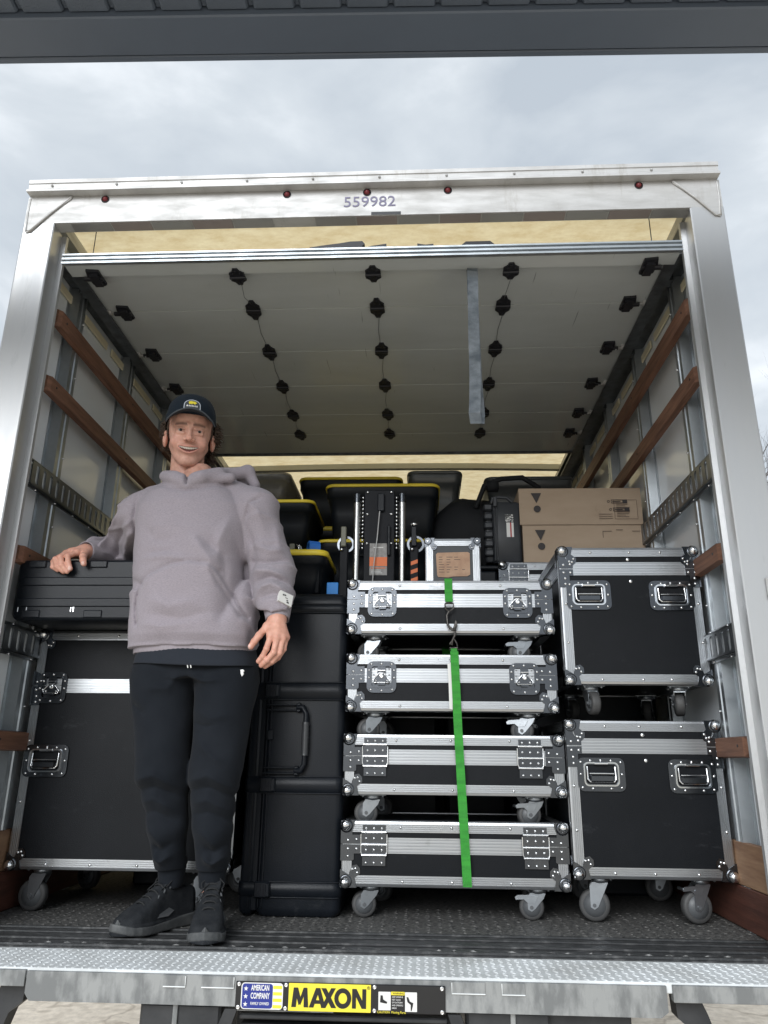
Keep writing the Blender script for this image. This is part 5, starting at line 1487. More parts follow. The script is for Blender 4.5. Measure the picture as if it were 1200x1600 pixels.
    # hair: curls at the sides and back
    hb = MB(); rd = random.Random(11)
    for k in range(780):
        s = 1 if rd.random() < .62 else -1
        a = rd.uniform(-.15, 1.45) if s > 0 else rd.uniform(-.05, 1.5)
        zz = rd.uniform(-.075, .050) if s > 0 else rd.uniform(-.045, .045)
        if a < .30: zz = rd.uniform(-.008, .05)
        px = s*.079*math.cos(a*.98); py = .012+.100*math.sin(a)
        p = np.array([px, py, zz]); n = np.array([s*math.cos(a), math.sin(a), 0]); tg = np.array([-s*math.sin(a), math.cos(a), 0])
        Ln = rd.uniform(.014, .036)*(1.5 if s > 0 else .95); pts = []; ph = rd.uniform(0, 6.28); cr = rd.uniform(.003, .0075)
        for j in range(7):
            t = j/6; o = n*(.006+Ln*.75*t*(1-.15*t)) + tg*(cr*math.sin(ph+t*5.5)+.012*t*(rd.random()*.3+.4)) + np.array([0, 0, 1])*(cr*math.cos(ph+t*5.5)-.014*t)
            pts.append(loc(p+o))
        hb.tube(pts, [.0017, .0017, .0016, .0014, .0012, .0009, .0004], 4)
    for s in (-1, 1):
        for k in range(60):
            zz = rd.uniform(-.004, .038); yy = rd.uniform(-.026, .01)
            p = np.array([s*(.0725+.0015*rd.random()), yy, zz])
            hb.tube([loc(p), loc(p+np.array([s*.003, .002, -.006])), loc(p+np.array([s*.002, .005, -.014]))], [.0013, .0012, .0005], 4)
    hb.build('hair', M['hair'], T, None, 'stuff')
    # cap: crown shell with panel seams, curved brim, patch
    cb = MB(); NR, NA = 16, 48; rings = []
    for j in range(NR+1):
        t = j/NR; ph = t*math.pi/2
        ring = []
        for i in range(NA):
            a = 2*math.pi*i/NA
            rx = .0870; ry = .1085; top = .098
            e = (math.cos(ph))**.62; zz = .040+top*math.sin(ph)**.95
            seam = -.0016*max(0, 1-abs(((a-math.pi/6) % (math.pi/3))-math.pi/6)/.05) if t < .97 else 0
            wr = .0012*math.sin(a*7+zz*90)*(1-t)
            fr = 1+.03*max(0, -math.sin(a))*(1-t)
            x_ = (rx*e+seam+wr)*math.cos(a); y_ = .008+(ry*e*fr+seam+wr)*math.sin(a)
            zz2 = zz-(.010*(1-t)*(math.sin(a) > 0)*math.sin(a))+.016*(1-t)*max(0, -math.sin(a))
            ring.append(loc((x_, y_, zz2)))
        rings.append(ring)
    cb.loft(rings, 0, True, False, True); 
    # inner turn-in so that the shell has thickness
    rin = []
    for zz, k in ((.040, 0), (.0385, -.0015), (.040, -.004), (.052, -.005)):
        rin.append([loc(((.0870+k)*math.cos(2*math.pi*i/NA), .008+(.1085+k)*(1+.03*max(0, -math.sin(2*math.pi*i/NA)))*math.sin(2*math.pi*i/NA), zz-.010*max(0, math.sin(2*math.pi*i/NA))+.016*max(0, -math.sin(2*math.pi*i/NA)))) for i in range(NA)])
    cb.loft(rin, 0, True, False, False)
    cap = cb.build('cap', M['cap'], T)
    cm = MB(); cm.ball(loc((0, .008, .139)), .006, 10, 6); cm.build('cap_button', M['cap'], cap)
    bm_ = MB(); nu, nv = 28, 8; top = []; bot = []
    for j in range(nv+1):
        for i in range(nu+1):
            u = -1+2*i/nu; v = j/nv
            a = u*1.18
            bx = .0860*math.sin(a)*1.0; by = .008-.1115*math.cos(a)
            ex = .0800*u; ey = -.097-.066*math.sqrt(max(0, 1-abs(u)**2.4))
            x_ = bx*(1-v)+ex*v if abs(u) < 1 else bx; y_ = by*(1-v)+ey*v
            zz = .064-.034*(x_/.08)**2*(.75+.4*v)-.003*v
            top.append(loc((x_, y_, zz))); bot.append(loc((x_, y_, zz-.0035)))
    n1 = len(top); F1 = [(j*(nu+1)+i, j*(nu+1)+i+1, (j+1)*(nu+1)+i+1, (j+1)*(nu+1)+i) for j in range(nv) for i in range(nu)]
    bm_.add(top+bot, F1+[tuple(n1+q for q in f[::-1]) for f in F1], 0, True)
    ed = [nv*(nu+1)+i for i in range(nu+1)]
    bm_.add(top+bot, [(ed[i], ed[i+1], n1+ed[i+1], n1+ed[i]) for i in range(nu)], 0, True)
    bm_.build('brim', M['cap'], cap)
    MB().tube([loc((.0800*(-1+2*i/40), -.097-.066*math.sqrt(max(0, 1-abs(-1+2*i/40)**2.4))-.001, .064-.034*(-1+2*i/40)**2*1.15-.005)) for i in range(41)], .0028, 6).build('brim_edge', M['capedge'], cap)
    # patch on the front panel
    def onc(u, w, off):            # u across, w up on the crown front
        a = u/.105; zz = .0590+w*.9; t = (zz-.040)/.098; e = math.cos(math.asin(min(.99, t)**(1/.95)))**.62
        return loc(((.0870*e+off)*math.sin(a)*1.0, .008-(.1085*1.03*e+off)*math.cos(a), zz+.016*(1-.5*t)*.8))
    def arch(W, H, k=.5):
        P = [(-W*1.0, 0), (-W*.5, 0), (0, 0), (W*.5, 0), (W, 0), (W, H*k*.5), (W, H*k)]
        for i in range(1, 8):
            a = math.pi*i/8; P.append((W*math.cos(a), H*k+H*(1-k)*math.sin(a)))
        return P+[(-W, H*k), (-W, H*k*.5)]
    def patch(poly, off, name, m, sh=(0, 0)):
        mb = MB(); c = (sum(p[0] for p in poly)/len(poly)+sh[0], sum(p[1] for p in poly)/len(poly)+sh[1])
        vs = [onc(c[0], c[1], off)]+[onc(p[0]+sh[0], p[1]+sh[1], off) for p in poly]+[onc(p[0]+sh[0], p[1]+sh[1], off-.002) for p in poly]
        n = len(poly); mb.add(vs, [(0, 1+i, 1+(i+1) % n) for i in range(n)]+[(1+i, 1+n+i, 1+n+(i+1) % n, 1+(i+1) % n) for i in range(n)])
        return mb.build(name, m, cap)
    patch(arch(.0335, .040), .0035, 'patch', M['patchborder']); patch([(a*.90, b*.88+.0022) for a, b in arch(.0335, .040)], .0042, 'patch_field', M['capedge'])
    bear = [(-.013, .0195), (-.0135, .024), (-.016, .0275), (-.013, .031), (-.006, .0335), (.002, .032), (.010, .0325), (.014, .029), (.018, .0275), (.0175, .025), (.013, .0235), (.012, .0195), (.008, .0195), (.0075, .023), (.001, .0225), (.0, .0195), (-.005, .0195), (-.006, .0225), (-.0095, .0195)]
    patch(bear, .0050, 'bear_emblem', M['signyellow'])
    for x0, w_ in ((-.023, .0085), (-.0135, .005), (-.0075, .0045), (-.002, .005), (.004, .0045), (.0095, .005), (.0155, .0065)):
        patch([(x0, .009), (x0+w_*.8, .0085), (x0+w_*.9, .0125), (x0+w_*.55, .0165), (x0+w_*.1, .014)], .0050, 'script_stroke', M['white'])

    # ---------------- hands
    def hand(segs, palm, lo, hi, nails, wrist, wr):
        G = Grid(lo, hi, .0018); F = None
        for c in palm:
            f = caps(G, *c) if len(c) < 5 else caps(G, c[0], c[1], c[2], c[3], c[4])
            F = f if F is None else smin(F, f, .010)
        F = smin(F, caps(G, wrist[0], wrist[1], wr, wr*.98), .014)
        for ch in segs:
            f = None
            for (p, q, a, b) in ch:
                c = caps(G, p, q, a, b); f = c if f is None else smin(f, c, .0025)
            for (p, q, a, b) in ch[:-1]: f = smin(f, ell(G, q, (a*1.02, a*1.02, a*1.02)), .002)
            F = smin(F, f, .0045)
        V, Q = nets(F, G); V = relax(V, Q, 1, .35)
        col = np.tile(SKIN*np.array([1.0, .95, .93]), (len(V), 1))
        for ch in segs:
            for i, (p, q, a, b) in enumerate(ch):
                d = np.linalg.norm(V-np.array(q), axis=1); m = (.45 if i < len(ch)-1 else .4)*np.exp(-(d/.009)**2)[:, None]
                col = col*(1-m)+np.array((.58, .25, .19))*m
            d = np.linalg.norm(V-np.array(ch[0][0]), axis=1); m = .35*np.exp(-(d/.012)**2)[:, None]; col = col*(1-m)+np.array((.56, .26, .20))*m
        for (c, r) in nails:
            d = np.linalg.norm((V-np.array(c))/np.array(r), axis=1); m = (d < 1)[:, None]*.8; col = col*(1-m)+np.array((.70, .52, .46))*m
        body_parts.append((V, Q, col))
    # his left hand, hanging relaxed, back of the hand to the viewer
    def P(x, y, z): return (x, y, z)
    W = P(-.272, .118, .925); 
    idx_ = [P(-.283, .082, .866), P(-.292, .070, .823), P(-.304, .076, .800), P(-.318, .084, .786)]
    mid = [P(-.263, .084, .860), P(-.2685, .070, .812), P(-.289, .078, .789), P(-.309, .090, .774)]
    rin_ = [P(-.246, .094, .860), P(-.2515, .082, .812), P(-.2755, .090, .786), P(-.300, .104, .772)]
    lit = [P(-.237, .108, .866), P(-.242, .102, .826), P(-.260, .110, .800), P(-.284, .122, .784)]
    th = [P(-.300, .105, .900), P(-.322, .088, .868), P(-.335, .084, .848), P(-.345, .084, .832)]
    fr = lambda L, r: [(L[i], L[i+1], r*(1-.06*i), r*(1-.06*(i+1))) for i in range(3)]
    hand([fr(idx_, .0098), fr(mid, .0102), fr(rin_, .0096), fr(lit, .0084), fr(th, .0122)],
         [(W, idx_[0], .024, .0135), (W, mid[0], .025, .0135), (W, rin_[0], .024, .013), (W, lit[0], .021, .012), (W, th[0], .022, .015), (th[0], idx_[0], .011, .008)],
         (-.375, .03, .745), (-.195, .17, .965), [((-.349, .078, .831), (.006, .006, .008))], (P(-.270, .135, .965), W), .0265)
    # his right hand draped over the edge of the black case
    W2 = P(-.996, .235, 1.186)
    i2 = [P(-1.006, .192, 1.172), P(-1.020, .158, 1.150), P(-1.012, .150, 1.126), P(-1.001, .150, 1.104)]
    m2 = [P(-1.030, .195, 1.176), P(-1.044, .156, 1.146), P(-1.030, .146, 1.116), P(-1.010, .148, 1.094)]
    r2 = [P(-1.050, .205, 1.173), P(-1.063, .160, 1.140), P(-1.048, .148, 1.112), P(-1.024, .152, 1.094)]
    l2 = [P(-1.064, .218, 1.164), P(-1.074, .170, 1.134), P(-1.066, .156, 1.112), P(-1.046, .154, 1.100)]
    t2 = [P(-.982, .205, 1.172), P(-.972, .172, 1.152), P(-.963, .156, 1.136), P(-.956, .150, 1.122)]
    hand([fr(i2, .0104), fr(m2, .0108), fr(r2, .0102), fr(l2, .0090), fr(t2, .0125)],
         [(W2, i2[0], .023, .0145), (W2, m2[0], .023, .0145), (W2, r2[0], .022, .0135), (W2, l2[0], .020, .0125), (W2, t2[0], .021, .014)],
         (-1.105, .115, 1.060), (-.925, .30, 1.235), [((-.999, .142, 1.105), (.0065, .006, .009)), ((-.957, .142, 1.121), (.006, .006, .008))], (P(-.985, .275, 1.190), W2), .0255)
    # ---------------- ankles and hidden core of the body
    G = Grid((-.90, -.02, .04), (-.20, .42, 1.50), .010); F = caps(G, (-.60, .20, 1.40), (-.60, .20, 1.46), .056, .052)
    F = smin(F, caps(G, (-.60, .20, 1.15), (-.55, .20, .85), .10, .10), .05)
    F = smin(F, caps(G, (-.61, .20, 1.33), (-.61, .20, 1.36), .085), .05)
    for p in ([(-.64, .19, .78), (-.61, .16, .44), (-.583, .265, .07)], [(-.45, .19, .78), (-.445, .15, .44), (-.449, .215, .07)]):
        F = smin(F, caps(G, p[0], p[1], .068, .045), .02); F = smin(F, caps(G, p[1], p[2], .043, .026), .01)
    V, Q = nets(F, G); body_parts.append((relax(V, Q, 2), Q, np.tile(SKIN*.92, (len(V), 1))))
    Vs = []; Qs = []; Cs = []; o = 0
    for V, Q, c in body_parts: Vs.append(V); Qs.append(Q+o); Cs.append(c); o += len(V)
    inst(to_mesh('body', np.concatenate(Vs), np.concatenate(Qs), M['skin'], np.concatenate(Cs)), 'body', T)

    # ---------------- hoodie
    G = Grid((-1.075, -.005, .775), (-.185, .475, 1.555), .0048)
    tor = column(G, [(.842, -.556, .185, .200, .128), (.868, -.557, .180, .2035, .142), (.95, -.560, .175, .2045, .148), (1.08, -.577, .178, .2000, .148),
                     (1.22, -.597, .182, .2000, .146), (1.32, -.603, .188, .1950, .134), (1.37, -.606, .192, .165, .118), (1.40, -.606, .196, .125, .100), (1.425, -.606, .198, .088, .082)], 2.35)
    F = tor
    # sleeves
    sl = [(-.455, .195, 1.372), (-.390, .190, 1.318), (-.320, .200, 1.105), (-.283, .138, .975)]
    a = caps(G, sl[0], sl[1], .060, .080); a = smin(a, caps(G, sl[1], sl[2], .080, .077), .03); a = smin(a, caps(G, sl[2], sl[3], .076, .061), .03)
    a = smax(a, caps(G, (-.2775, .142, .960), (-.50, .75, 2.2), 5, 5)*0-( (G.X+.276)*(-.08)+(G.Y-.140)*(-.45)+(G.Z-.972)*(1.0) )*.9, .006)
    F = smin(F, a, .005)
    sr = [(-.745, .200, 1.360), (-.800, .215, 1.310), (-.925, .405, 1.232), (-.988, .300, 1.203)]
    b = caps(G, sr[0], sr[1], .062, .076); b = smin(b, caps(G, sr[1], sr[2], .076, .072), .03); b = smin(b, caps(G, sr[2], sr[3], .070, .052), .03)
    F = smin(F, b, .018)
    F = smin(F, caps(G, (-.690, .195, 1.395), (-.50, .195, 1.395), .052), .03)
    # collar and hood
    col_ = [(-.600, .082, 1.388), (-.650, .088, 1.412), (-.698, .130, 1.432), (-.706, .205, 1.452), (-.665, .262, 1.468), (-.60, .280, 1.478), (-.530, .262, 1.482), (-.485, .205, 1.470), (-.505, .130, 1.440), (-.555, .088, 1.410), (-.600, .082, 1.388)]
    c = None
    for i in range(len(col_)-1):
        f = caps(G, col_[i], col_[i+1], .0225, .0225, (1, 1, 1)); c = f if c is None else np.minimum(c, f)
    F = smin(F, c, .012)
    hd = caps(G, (-.69, .285, 1.44), (-.60, .33, 1.45), .055, .062); hd = smin(hd, caps(G, (-.60, .33, 1.45), (-.452, .262, 1.462), .062, .046), .03)
    hd = smin(hd, caps(G, (-.510, .15, 1.445), (-.430, .225, 1.478), .020, .028), .010)
    hd = smin(hd, caps(G, (-.430, .225, 1.482), (-.400, .225, 1.432), .026, .020), .012)
    hd = smin(hd, caps(G, (-.575, .092, 1.404), (-.465, .130, 1.425), .012, .020), .008)
    F = smin(F, hd, .010)
    # carve the neck opening
    F = smax(F, -caps(G, (-.606, .168, 1.395), (-.622, .180, 1.56), .050, .070), .008)
    # folds (positive raises)
    D = 0
    D = D + ridge(G, [(-.56, 1.20), (-.49, 1.11), (-.465, 1.02)], .022, .0075, .2)
    D = D - ridge(G, [(-.535, 1.19), (-.455, 1.13), (-.435, 1.00)], .020, .0085, .2)
    D = D - ridge(G, [(-.425, 1.20), (-.405, 1.08), (-.43, .96), (-.45, .90)], .022, .011, .2)
    D = D + ridge(G, [(-.44, 1.27), (-.47, 1.16), (-.455, 1.06)], .018, .006, .2)
    D = D + ridge(G, [(-.72, 1.115), (-.62, 1.115), (-.54, 1.10)], .010, .0045, .2) - ridge(G, [(-.71, 1.135), (-.60, 1.137)], .012, .0035, .2)
    D = D - ridge(G, [(-.74, 1.24), (-.68, 1.18), (-.60, 1.17)], .018, .0035, .2)
    D = D + ridge(G, [(-.69, .98), (-.60, .95), (-.50, .97)], .020, .0045, .2) - ridge(G, [(-.67, .93), (-.56, .91), (-.46, .94)], .015, .004, .2)
    D = D + ridge(G, [(-.70, .90), (-.62, .885), (-.52, .90)], .014, .004, .2)
    D = D - ridge(G, [(-.77, 1.06), (-.70, 1.02)], .012, .004, .25)
    # pocket panel: raised field plus stitched edges
    top = [(-.735, 1.020), (-.690, 1.060), (-.610, 1.090), (-.555, 1.100), (-.490, 1.092), (-.458, 1.070)]
    side = [(-.465, 1.078), (-.415, .985), (-.370, .920)]
    zt = np.interp(G.X.ravel(), [t[0] for t in top], [t[1] for t in top]).astype(np.float32)[:, None, None]
    xr = np.interp(G.Z.ravel(), [.90, .985, 1.078], [-.362, -.415, -.465]).astype(np.float32)[None, None, :]
    fld = 1/(1+np.exp(-(zt-G.Z)/.0025))*1/(1+np.exp(-(xr-G.X)/.0025))*(G.Y < .16)
    D = D + fld*.004
    D = D - ridge(G, [(-.478, 1.066), (-.426, .985), (-.385, .930)], .0060, .0050, .16, 0) - ridge(G, [(-.462, 1.070), (-.410, .985), (-.370, .930)], .0050, .0035, .16, 0)
    D = D - ridge(G, top, .0065, .0048, .16, 0)
    D = D - ridge(G, [(-.728, 1.010), (-.735, .96), (-.722, .90)], .006, .006, .16, 0)
    # sleeve folds
    for pts, w, am in (([(-.375, 1.18), (-.31, 1.155), (-.262, 1.165)], .012, .007), ([(-.385, 1.13), (-.32, 1.115), (-.25, 1.13)], .011, -.0075),
                       ([(-.375, 1.085), (-.31, 1.085), (-.245, 1.065)], .012, .009), ([(-.365, 1.045), (-.30, 1.065), (-.235, 1.040)], .010, -.008),
                       ([(-.35, 1.015), (-.29, 1.035), (-.23, 1.010)], .011, .008), ([(-.33, .990), (-.28, 1.005), (-.225, .985)], .009, -.006),
                       ([(-.40, 1.26), (-.365, 1.16), (-.37, 1.06)], .012, -.007), ([(-.30, 1.26), (-.275, 1.15)], .014, .004),
                       ([(-.405, 1.245), (-.385, 1.325), (-.345, 1.350)], .0055, -.0055), ([(-.41, 1.330), (-.36, 1.300), (-.33, 1.22)], .012, .004)):
        D = D + ridge(G, pts, w, am, .30)
    for pts, w, am in (([(-.83, 1.28), (-.90, 1.235), (-.925, 1.17)], .011, -.008), ([(-.86, 1.31), (-.935, 1.26), (-.965, 1.19)], .011, .008), ([(-.895, 1.32), (-.96, 1.265), (-.985, 1.20)], .009, -.007),
                       ([(-.80, 1.24), (-.86, 1.21), (-.885, 1.16)], .012, .007), ([(-.79, 1.36), (-.80, 1.27), (-.785, 1.18)], .008, -.007), ([(-.99, 1.27), (-1.01, 1.22)], .010, .004)):
        D = D + ridge(G, pts, w, am)
    # neck seam
    D = D - ridge(G, [(-.735, 1.408), (-.66, 1.368), (-.602, 1.356), (-.54, 1.370), (-.465, 1.395)], .005, .005, .2)
    D = D - ridge(G, [(-.602, 1.412), (-.600, 1.382)], .005, .010, .2, 0)
    D = D*2.1 + wrinkle(G, 21, .0045, 1) + wrinkle(G, 47, .0016, 3)
    rg_ = 1-np.abs(np.sin(G.Z*34+1.6*np.sin(G.X*13+.6)+1.1*np.sin(G.Y*17+G.X*7)))
    msk = np.clip((np.abs(G.X+.59)-.20)/.03, 0, 1)*.9+.1
    D = D + (rg_**3)*.0075*msk
    F = F-D
    V, Q = nets(F, G); V = relax(V, Q, 1, .5)
    inst(to_mesh('hoodie', V, Q, M['hoodie']), 'hoodie', T)
    # waistband, cuffs
    def ringband(name, rows, m, parent=T, n=60, p=2.35, wob=0., rib=0.):
        rg = []
        for (z, cx, cy, a, b) in rows:
            r = []
            for i in range(n):
                t = 2*math.pi*i/n; ct, st = math.cos(t), math.sin(t)
                k = (abs(ct)**p+abs(st)**p)**(-1/p); k *= 1+wob*math.sin(3*t+z*30)+wob*.6*math.sin(7*t)+rib*(i % 2)
                r.append((cx+a*k*ct-PO[0], cy+b*k*st-PO[1], z+wob*.6*math.sin(2*t+1)))
            rg.append(r)
        mb = MB(); mb.loft(rg, 0, True, False, False); return mb.build(name, m, parent)
    ringband('waistband', [(.868, -.557, .182, .192, .124), (.866, -.557, .182, .204, .136), (.850, -.556, .184, .2015, .131), (.826, -.556, .186, .1985, .127), (.815, -.556, .187, .1975, .126), (.812, -.556, .187, .193, .122), (.826, -.556, .187, .188, .118)], M['hoodrib'], T, 160, 2.35, .004, .006)
    def cuff(p0, p1, r0, r1, name='cuff'):
        p0 = Vector(p0); p1 = Vector(p1); d = (p1-p0).normalized(); a = d.orthogonal().normalized(); b = d.cross(a); rg = []; n = 64
        for t, r in ((-.3, r0*.9), (0, r0), (.25, r0*1.0), (.6, (r0+r1)/2), (.92, r1), (1.0, r1*.985), (1.0, r1*.90), (.6, r1*.88)):
            c = p0+(p1-p0)*t; rg.append([tuple(c+(a*math.cos(6.28318*i/n)+b*math.sin(6.28318*i/n))*r*(1+.015*(i % 2))-Vector(PO)) for i in range(n)])
        mb = MB(); mb.loft(rg, 0, True, False, False); mb.build(name, M['hoodrib'], T)
    cuff((-.280, .148, .985), (-.2725, .126, .925), .0465, .0385)
    cuff((-.978, .310, 1.200), (-.998, .236, 1.188), .048, .0370)
    MB().tube([Vector((-.2722+.0385*math.cos(t)*.97, .1265+.0385*math.sin(t)*.9, .9235+.0385*(-.14*math.cos(t)+.40*math.sin(t))))-Vector(PO) for t in np.linspace(0, 6.2, 24)], .0013, 5).build('wrist_band', M['lace'], T)
    # sleeve tag
    tg = MB(); tv = [(-.262, .083, 1.012), (-.226, .118, 1.000), (-.230, .110, .962), (-.268, .078, .978)]
    tv = [(a-PO[0], b-PO[1], c_) for a, b, c_ in tv]; n_ = Vector((.5, -.85, .1))*.010
    tg.add([Vector(v)+n_ for v in tv]+[Vector(v)-n_ for v in tv], [(0, 1, 2, 3), (7, 6, 5, 4), (0, 1, 5, 4), (1, 2, 6, 5), (2, 3, 7, 6), (3, 0, 4, 7)])
    tgo = tg.build('sleeve_tag', M['label'], T)
    q = [Vector(v)+n_*1.15 for v in tv]
    def tp(u, w): return (q[0]*(1-u)+q[1]*u)*(1-w)+(q[3]*(1-u)+q[2]*u)*w
    mk = MB()
    for (u0, u1, w0, w1) in ((.22, .34, .25, .38), (.36, .46, .22, .34), (.44, .62, .46, .52), (.56, .68, .62, .72), (.60, .76, .76, .88)): mk.add([tp(u0, w0), tp(u1, w0), tp(u1, w1), tp(u0, w1)], [(0, 1, 2, 3)])
    mk.build('tag_print', M['hinge'], tgo, None, 'stuff')
    # T-shirt hem
    ringband('t_shirt', [(.86, -.552, .188, .186, .118), (.83, -.550, .187, .194, .126), (.80, -.546, .186, .2005, .136), (.778, -.543, .185, .204, .141), (.7745, -.543, .185, .2035, .140), (.776, -.543, .185, .199, .136), (.80, -.545, .186, .195, .13)], M['teecloth'], T, 120, 2.3, .012)

    # ---------------- trousers
    G = Grid((-.775, -.02, .105), (-.315, .375, .86), .0046)
    F = column(G, [(.735, -.545, .188, .203, .118), (.79, -.546, .188, .2005, .125), (.86, -.55, .19, .186, .118)], 2.3)
    la = [(-.645, .188, .740), (-.612, .150, .450), (-.590, .180, .300), (-.586, .238, .175)]
    lb = [(-.442, .188, .740), (-.444, .140, .460), (-.444, .160, .300), (-.4485, .205, .175)]
    for L, rr in ((la, (.112, .0800, .0600, .046)), (lb, (.108, .0790, .0600, .0475))):
        f = None
        for i in range(3):
            c = caps(G, L[i], L[i+1], rr[i], rr[i+1], (1, 1.06, 1)); f = c if f is None else smin(f, c, .012)
        f = np.maximum(f, .168-G.Z) if True else f
        F = smin(F, f, .012)
    D = 0
    for x0, x1 in ((-.69, -.53), (-.525, -.36)):
        D = D + ridge(G, [(x0, .42), ((x0+x1)/2, .445), (x1, .40)], .013, .006, .22) - ridge(G, [(x0, .395), ((x0+x1)/2, .41), (x1, .375)], .012, .006, .22)
        D = D + ridge(G, [(x0+.02, .36), ((x0+x1)/2, .375), (x1-.01, .335)], .012, .005, .24) - ridge(G, [(x0+.03, .33), ((x0+x1)/2, .34), (x1-.01, .305)], .010, .004)
        D = D + ridge(G, [(x0+.05, .30), (x1-.04, .22)], .014, .004) + ridge(G, [(x0+.06, .215), ((x0+x1)/2+.01, .192), (x1-.03, .215)], .011, .009) 
        D = D - ridge(G, [(x0+.07, .245), ((x0+x1)/2+.01, .226), (x1-.03, .250)], .010, .005)
    D = D - ridge(G, [(-.515, .60), (-.47, .585), (-.44, .59)], .006, .004, .2)
    D = D + ridge(G, [(-.505, .56), (-.44, .50), (-.40, .475)], .012, .005, .2) + ridge(G, [(-.52, .64), (-.45, .61), (-.39, .62)], .012, .004, .2)
    D = D + ridge(G, [(-.535, .76), (-.49, .72), (-.42, .73)], .012, .006, .2) - ridge(G, [(-.54, .74), (-.53, .62), (-.525, .50)], .009, .006, .2)
    D = D + ridge(G, [(-.56, .75), (-.60, .70), (-.68, .70)], .014, .005, .2) - ridge(G, [(-.73, .66), (-.66, .62)], .012, .004)
    D = D*2.1 + wrinkle(G, 24, .0038, 5) + wrinkle(G, 55, .0016, 2)
    F = F-D
    V, Q = nets(F, G); V = relax(V, Q, 1, .5)
    inst(to_mesh('joggers', V, Q, M['trousers']), 'joggers', T)
    for cx, cy in ((-.5865, .243), (-.449, .208)):
        ringband('ankle_cuff', [(.195, cx, cy-.004, .046, .046), (.180, cx, cy, .0475, .0475), (.172, cx, cy+.002, .0440, .0445), (.132, cx+.001, cy+.006, .0395, .0415), (.116, cx+.001, cy+.008, .0385, .0405), (.114, cx+.001, cy+.008, .036, .038), (.13, cx, cy+.008, .034, .036)], M['trousers'], T, 72, 2., .006, .012)
    mb = MB()
    for x in (-.532, -.522): mb.tube([(x-PO[0], .050-PO[1], .782), (x-PO[0]-.001, .046-PO[1], .770), (x-PO[0]+.002, .045-PO[1], .760)], .002, 6)
    mb.build('drawcord_tips', M['label'], T, None, 'stuff')
    lg = MB(); lx, lz = -.372, .752
    lg.prism([(lx-.006-PO[0], lz), (lx-.005-PO[0], lz+.009), (lx+.003-PO[0], lz+.010), (lx+.007-PO[0], lz+.006), (lx+.004-PO[0], lz+.001), (lx+.006-PO[0], lz-.004), (lx+.001-PO[0], lz-.012), (lx-.002-PO[0], lz-.006)], .098-PO[1], .12-PO[1])
    lg.build('small_white_logo', M['white'], T)

    # ---------------- shoes
    def shoe(heel, ang, nm):
        c, s = math.cos(ang), math.sin(ang)        # ang: direction of toe, measured from -y towards +x
        fx, fy = math.sin(ang), -math.cos(ang); rx, ry = math.cos(ang), math.sin(ang)
        Lh = .292
        G = Grid((-.062, -.020, -.004), (.062, .318, .165), .0028)        # local: x across, y heel->toe, z up
        yy = G.Y.ravel()
        hw = np.interp(yy, [-.012, .0, .02, .08, .14, .20, .235, .262, .280, .292, .304], [-.006, .022, .034, .036, .039, .048, .048, .042, .031, .016, -.012]).astype(np.float32)[None, :, None]
        tz = np.interp(yy, [-.01, .0, .03, .065, .10, .135, .17, .205, .24, .27, .292], [.07, .105, .116, .128, .134, .120, .099, .078, .062, .048, .022]).astype(np.float32)[None, :, None]
        z = G.Z
        w = hw*(1-.35*np.clip((z-.025)/.10, 0, 1)**1.3)+.004*(z < .03)
        up = np.maximum(np.abs(G.X)-w, (z-tz)*.85); up = smax(np.abs(G.X)-w, (z-tz)*.8, .020)
        up = smax(up, .006-z, .004)
        # collar opening
        up = smax(up, -ell(G, (0, .054, .138), (.027, .046, .042)), .006)
        V, Q = nets(up, G); V = relax(V, Q, 2, .5)
        def toW(V):
            V = np.asarray(V); Lx, Ly, Lz = V[:, 0], V[:, 1], V[:, 2]
            return np.stack([heel[0]+Lx*rx+Ly*fx, heel[1]+Lx*ry+Ly*fy, Lz+.001], 1)
        sh = inst(to_mesh('shoe', toW(V), Q, M['shoeup']), 'shoe', T)
        # sole
        hs = hw+.0055+0*G.Y
        th_ = np.interp(yy, [-.01, .0, .05, .12, .20, .26, .285, .300], [.040, .036, .034, .030, .026, .030, .036, .040]).astype(np.float32)[None, :, None]
        bz = np.interp(yy, [-.01, .0, .03, .22, .27, .300], [.012, .007, .0, .0, .007, .018]).astype(np.float32)[None, :, None]
        so_ = smax(np.abs(G.X)-hs+.05*np.abs(z-.016), smax(z-th_, bz-z, .003), .005)
        V, Q = nets(so_, G); V = relax(V, Q, 1, .5)
        so2 = inst(to_mesh('sole', toW(V), Q, M['sole']), 'sole', sh)
        def w3(p): q = toW(np.array([p]))[0]-PO; return tuple(q)
        # toe bumper: a ribbed wedge at the tip
        tb = MB()
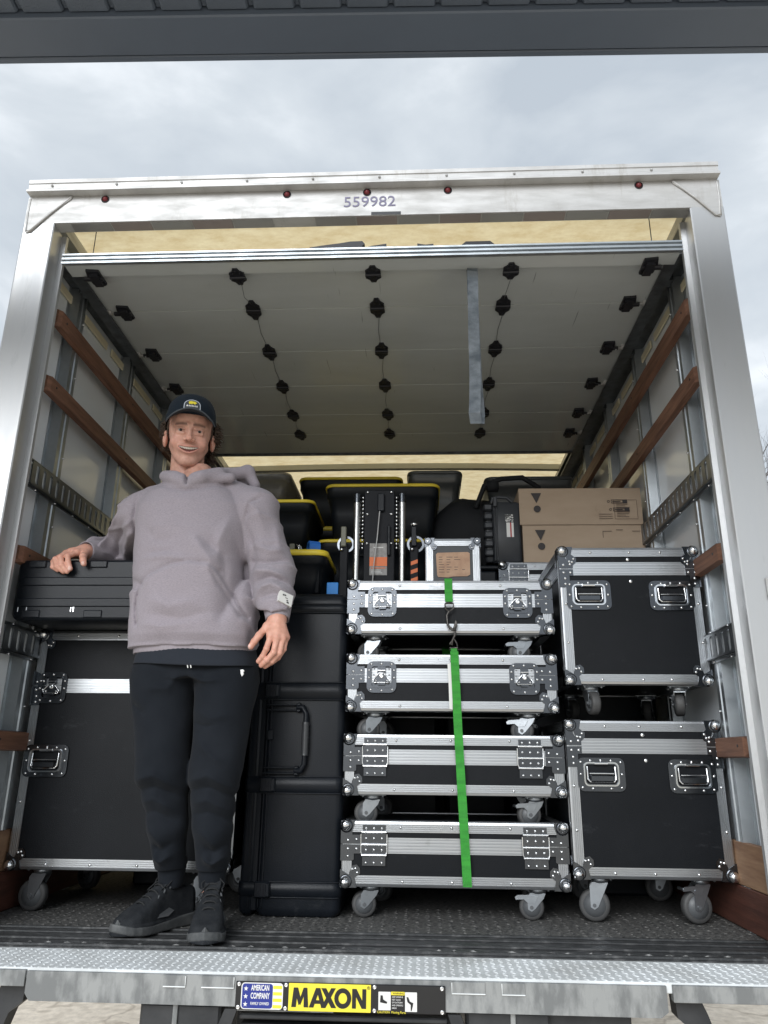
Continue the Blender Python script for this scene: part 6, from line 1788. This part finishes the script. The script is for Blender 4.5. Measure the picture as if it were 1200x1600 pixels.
        for k in range(7):
            t = (k-3)/3.0
            tb.tube([w3((t*.020, .288-.014*t*t, .010)), w3((t*.015, .289-.010*t*t, .028)), w3((t*.007, .281-.005*t*t, .046-.010*abs(t)))], .0034, 6)
        tb.build('toe_bumper', M['sole'], sh)
        # tongue, laces, heel tab
        tg = MB(); rg = []
        for y_, z_, w_ in ((.150, .108, .022), (.125, .126, .025), (.108, .142, .027), (.098, .156, .026), (.094, .162, .018)):
            rg.append([w3((w_*math.cos(a), y_-.004*math.sin(a), z_+.006*math.sin(a))) for a in np.linspace(0, 6.283, 13)[:-1]])
        tg.loft(rg); tg.build('tongue', M['shoeup'], sh)
        for k in range(5):
            y_ = .118+.022*k; z_ = float(np.interp(y_, [.10, .135, .17, .205, .24], [.138, .124, .103, .081, .066]))+.002
            MB().tube([w3((-.026, y_-.004, z_-.013)), w3((-.012, y_+.002, z_)), w3((.0, y_+.003, z_+.002)), w3((.012, y_+.002, z_)), w3((.026, y_-.004, z_-.013))], .0026, 6).build('lace', M['lace'], sh)
            for s_ in (-1, 1):
                MB().tube([w3((s_*.027, y_-.002, z_-.013)), w3((s_*.030, y_+.004, z_-.020))], .003, 6).build('eyelet', M['hub'], sh)
        bw = MB()
        for s_ in (-1, 1): bw.tube([w3((0, .112, .140)), w3((s_*.018, .110, .148)), w3((s_*.034, .120, .134)), w3((s_*.028, .135, .118))], .0018, 5)
        bw.tube([w3((0, .112, .140)), w3((-.022, .135, .126)), w3((-.036, .152, .106))], .0016, 5)
        bw.build('lace_bow', M['lace'], sh, None, 'stuff')
        # side flash
        for s_ in (-1, 1):
            MB().add([w3((s_*.0425, .19, .040)), w3((s_*.0370, .125, .062)), w3((s_*.0385, .105, .052)), w3((s_*.0435, .13, .040))], [(0, 1, 2, 3)]).build('side_flash', M['hub'], sh)
    shoe((-.540, .330), R(-30), 'a')
    shoe((-.455, .290), R(10), 'b')
M['capedge'] = mat('charcoal_piping', (.05, .06, .07), .7)
M['patchborder'] = mat('patch_border', (.62, .68, .76), .7)
build_person()
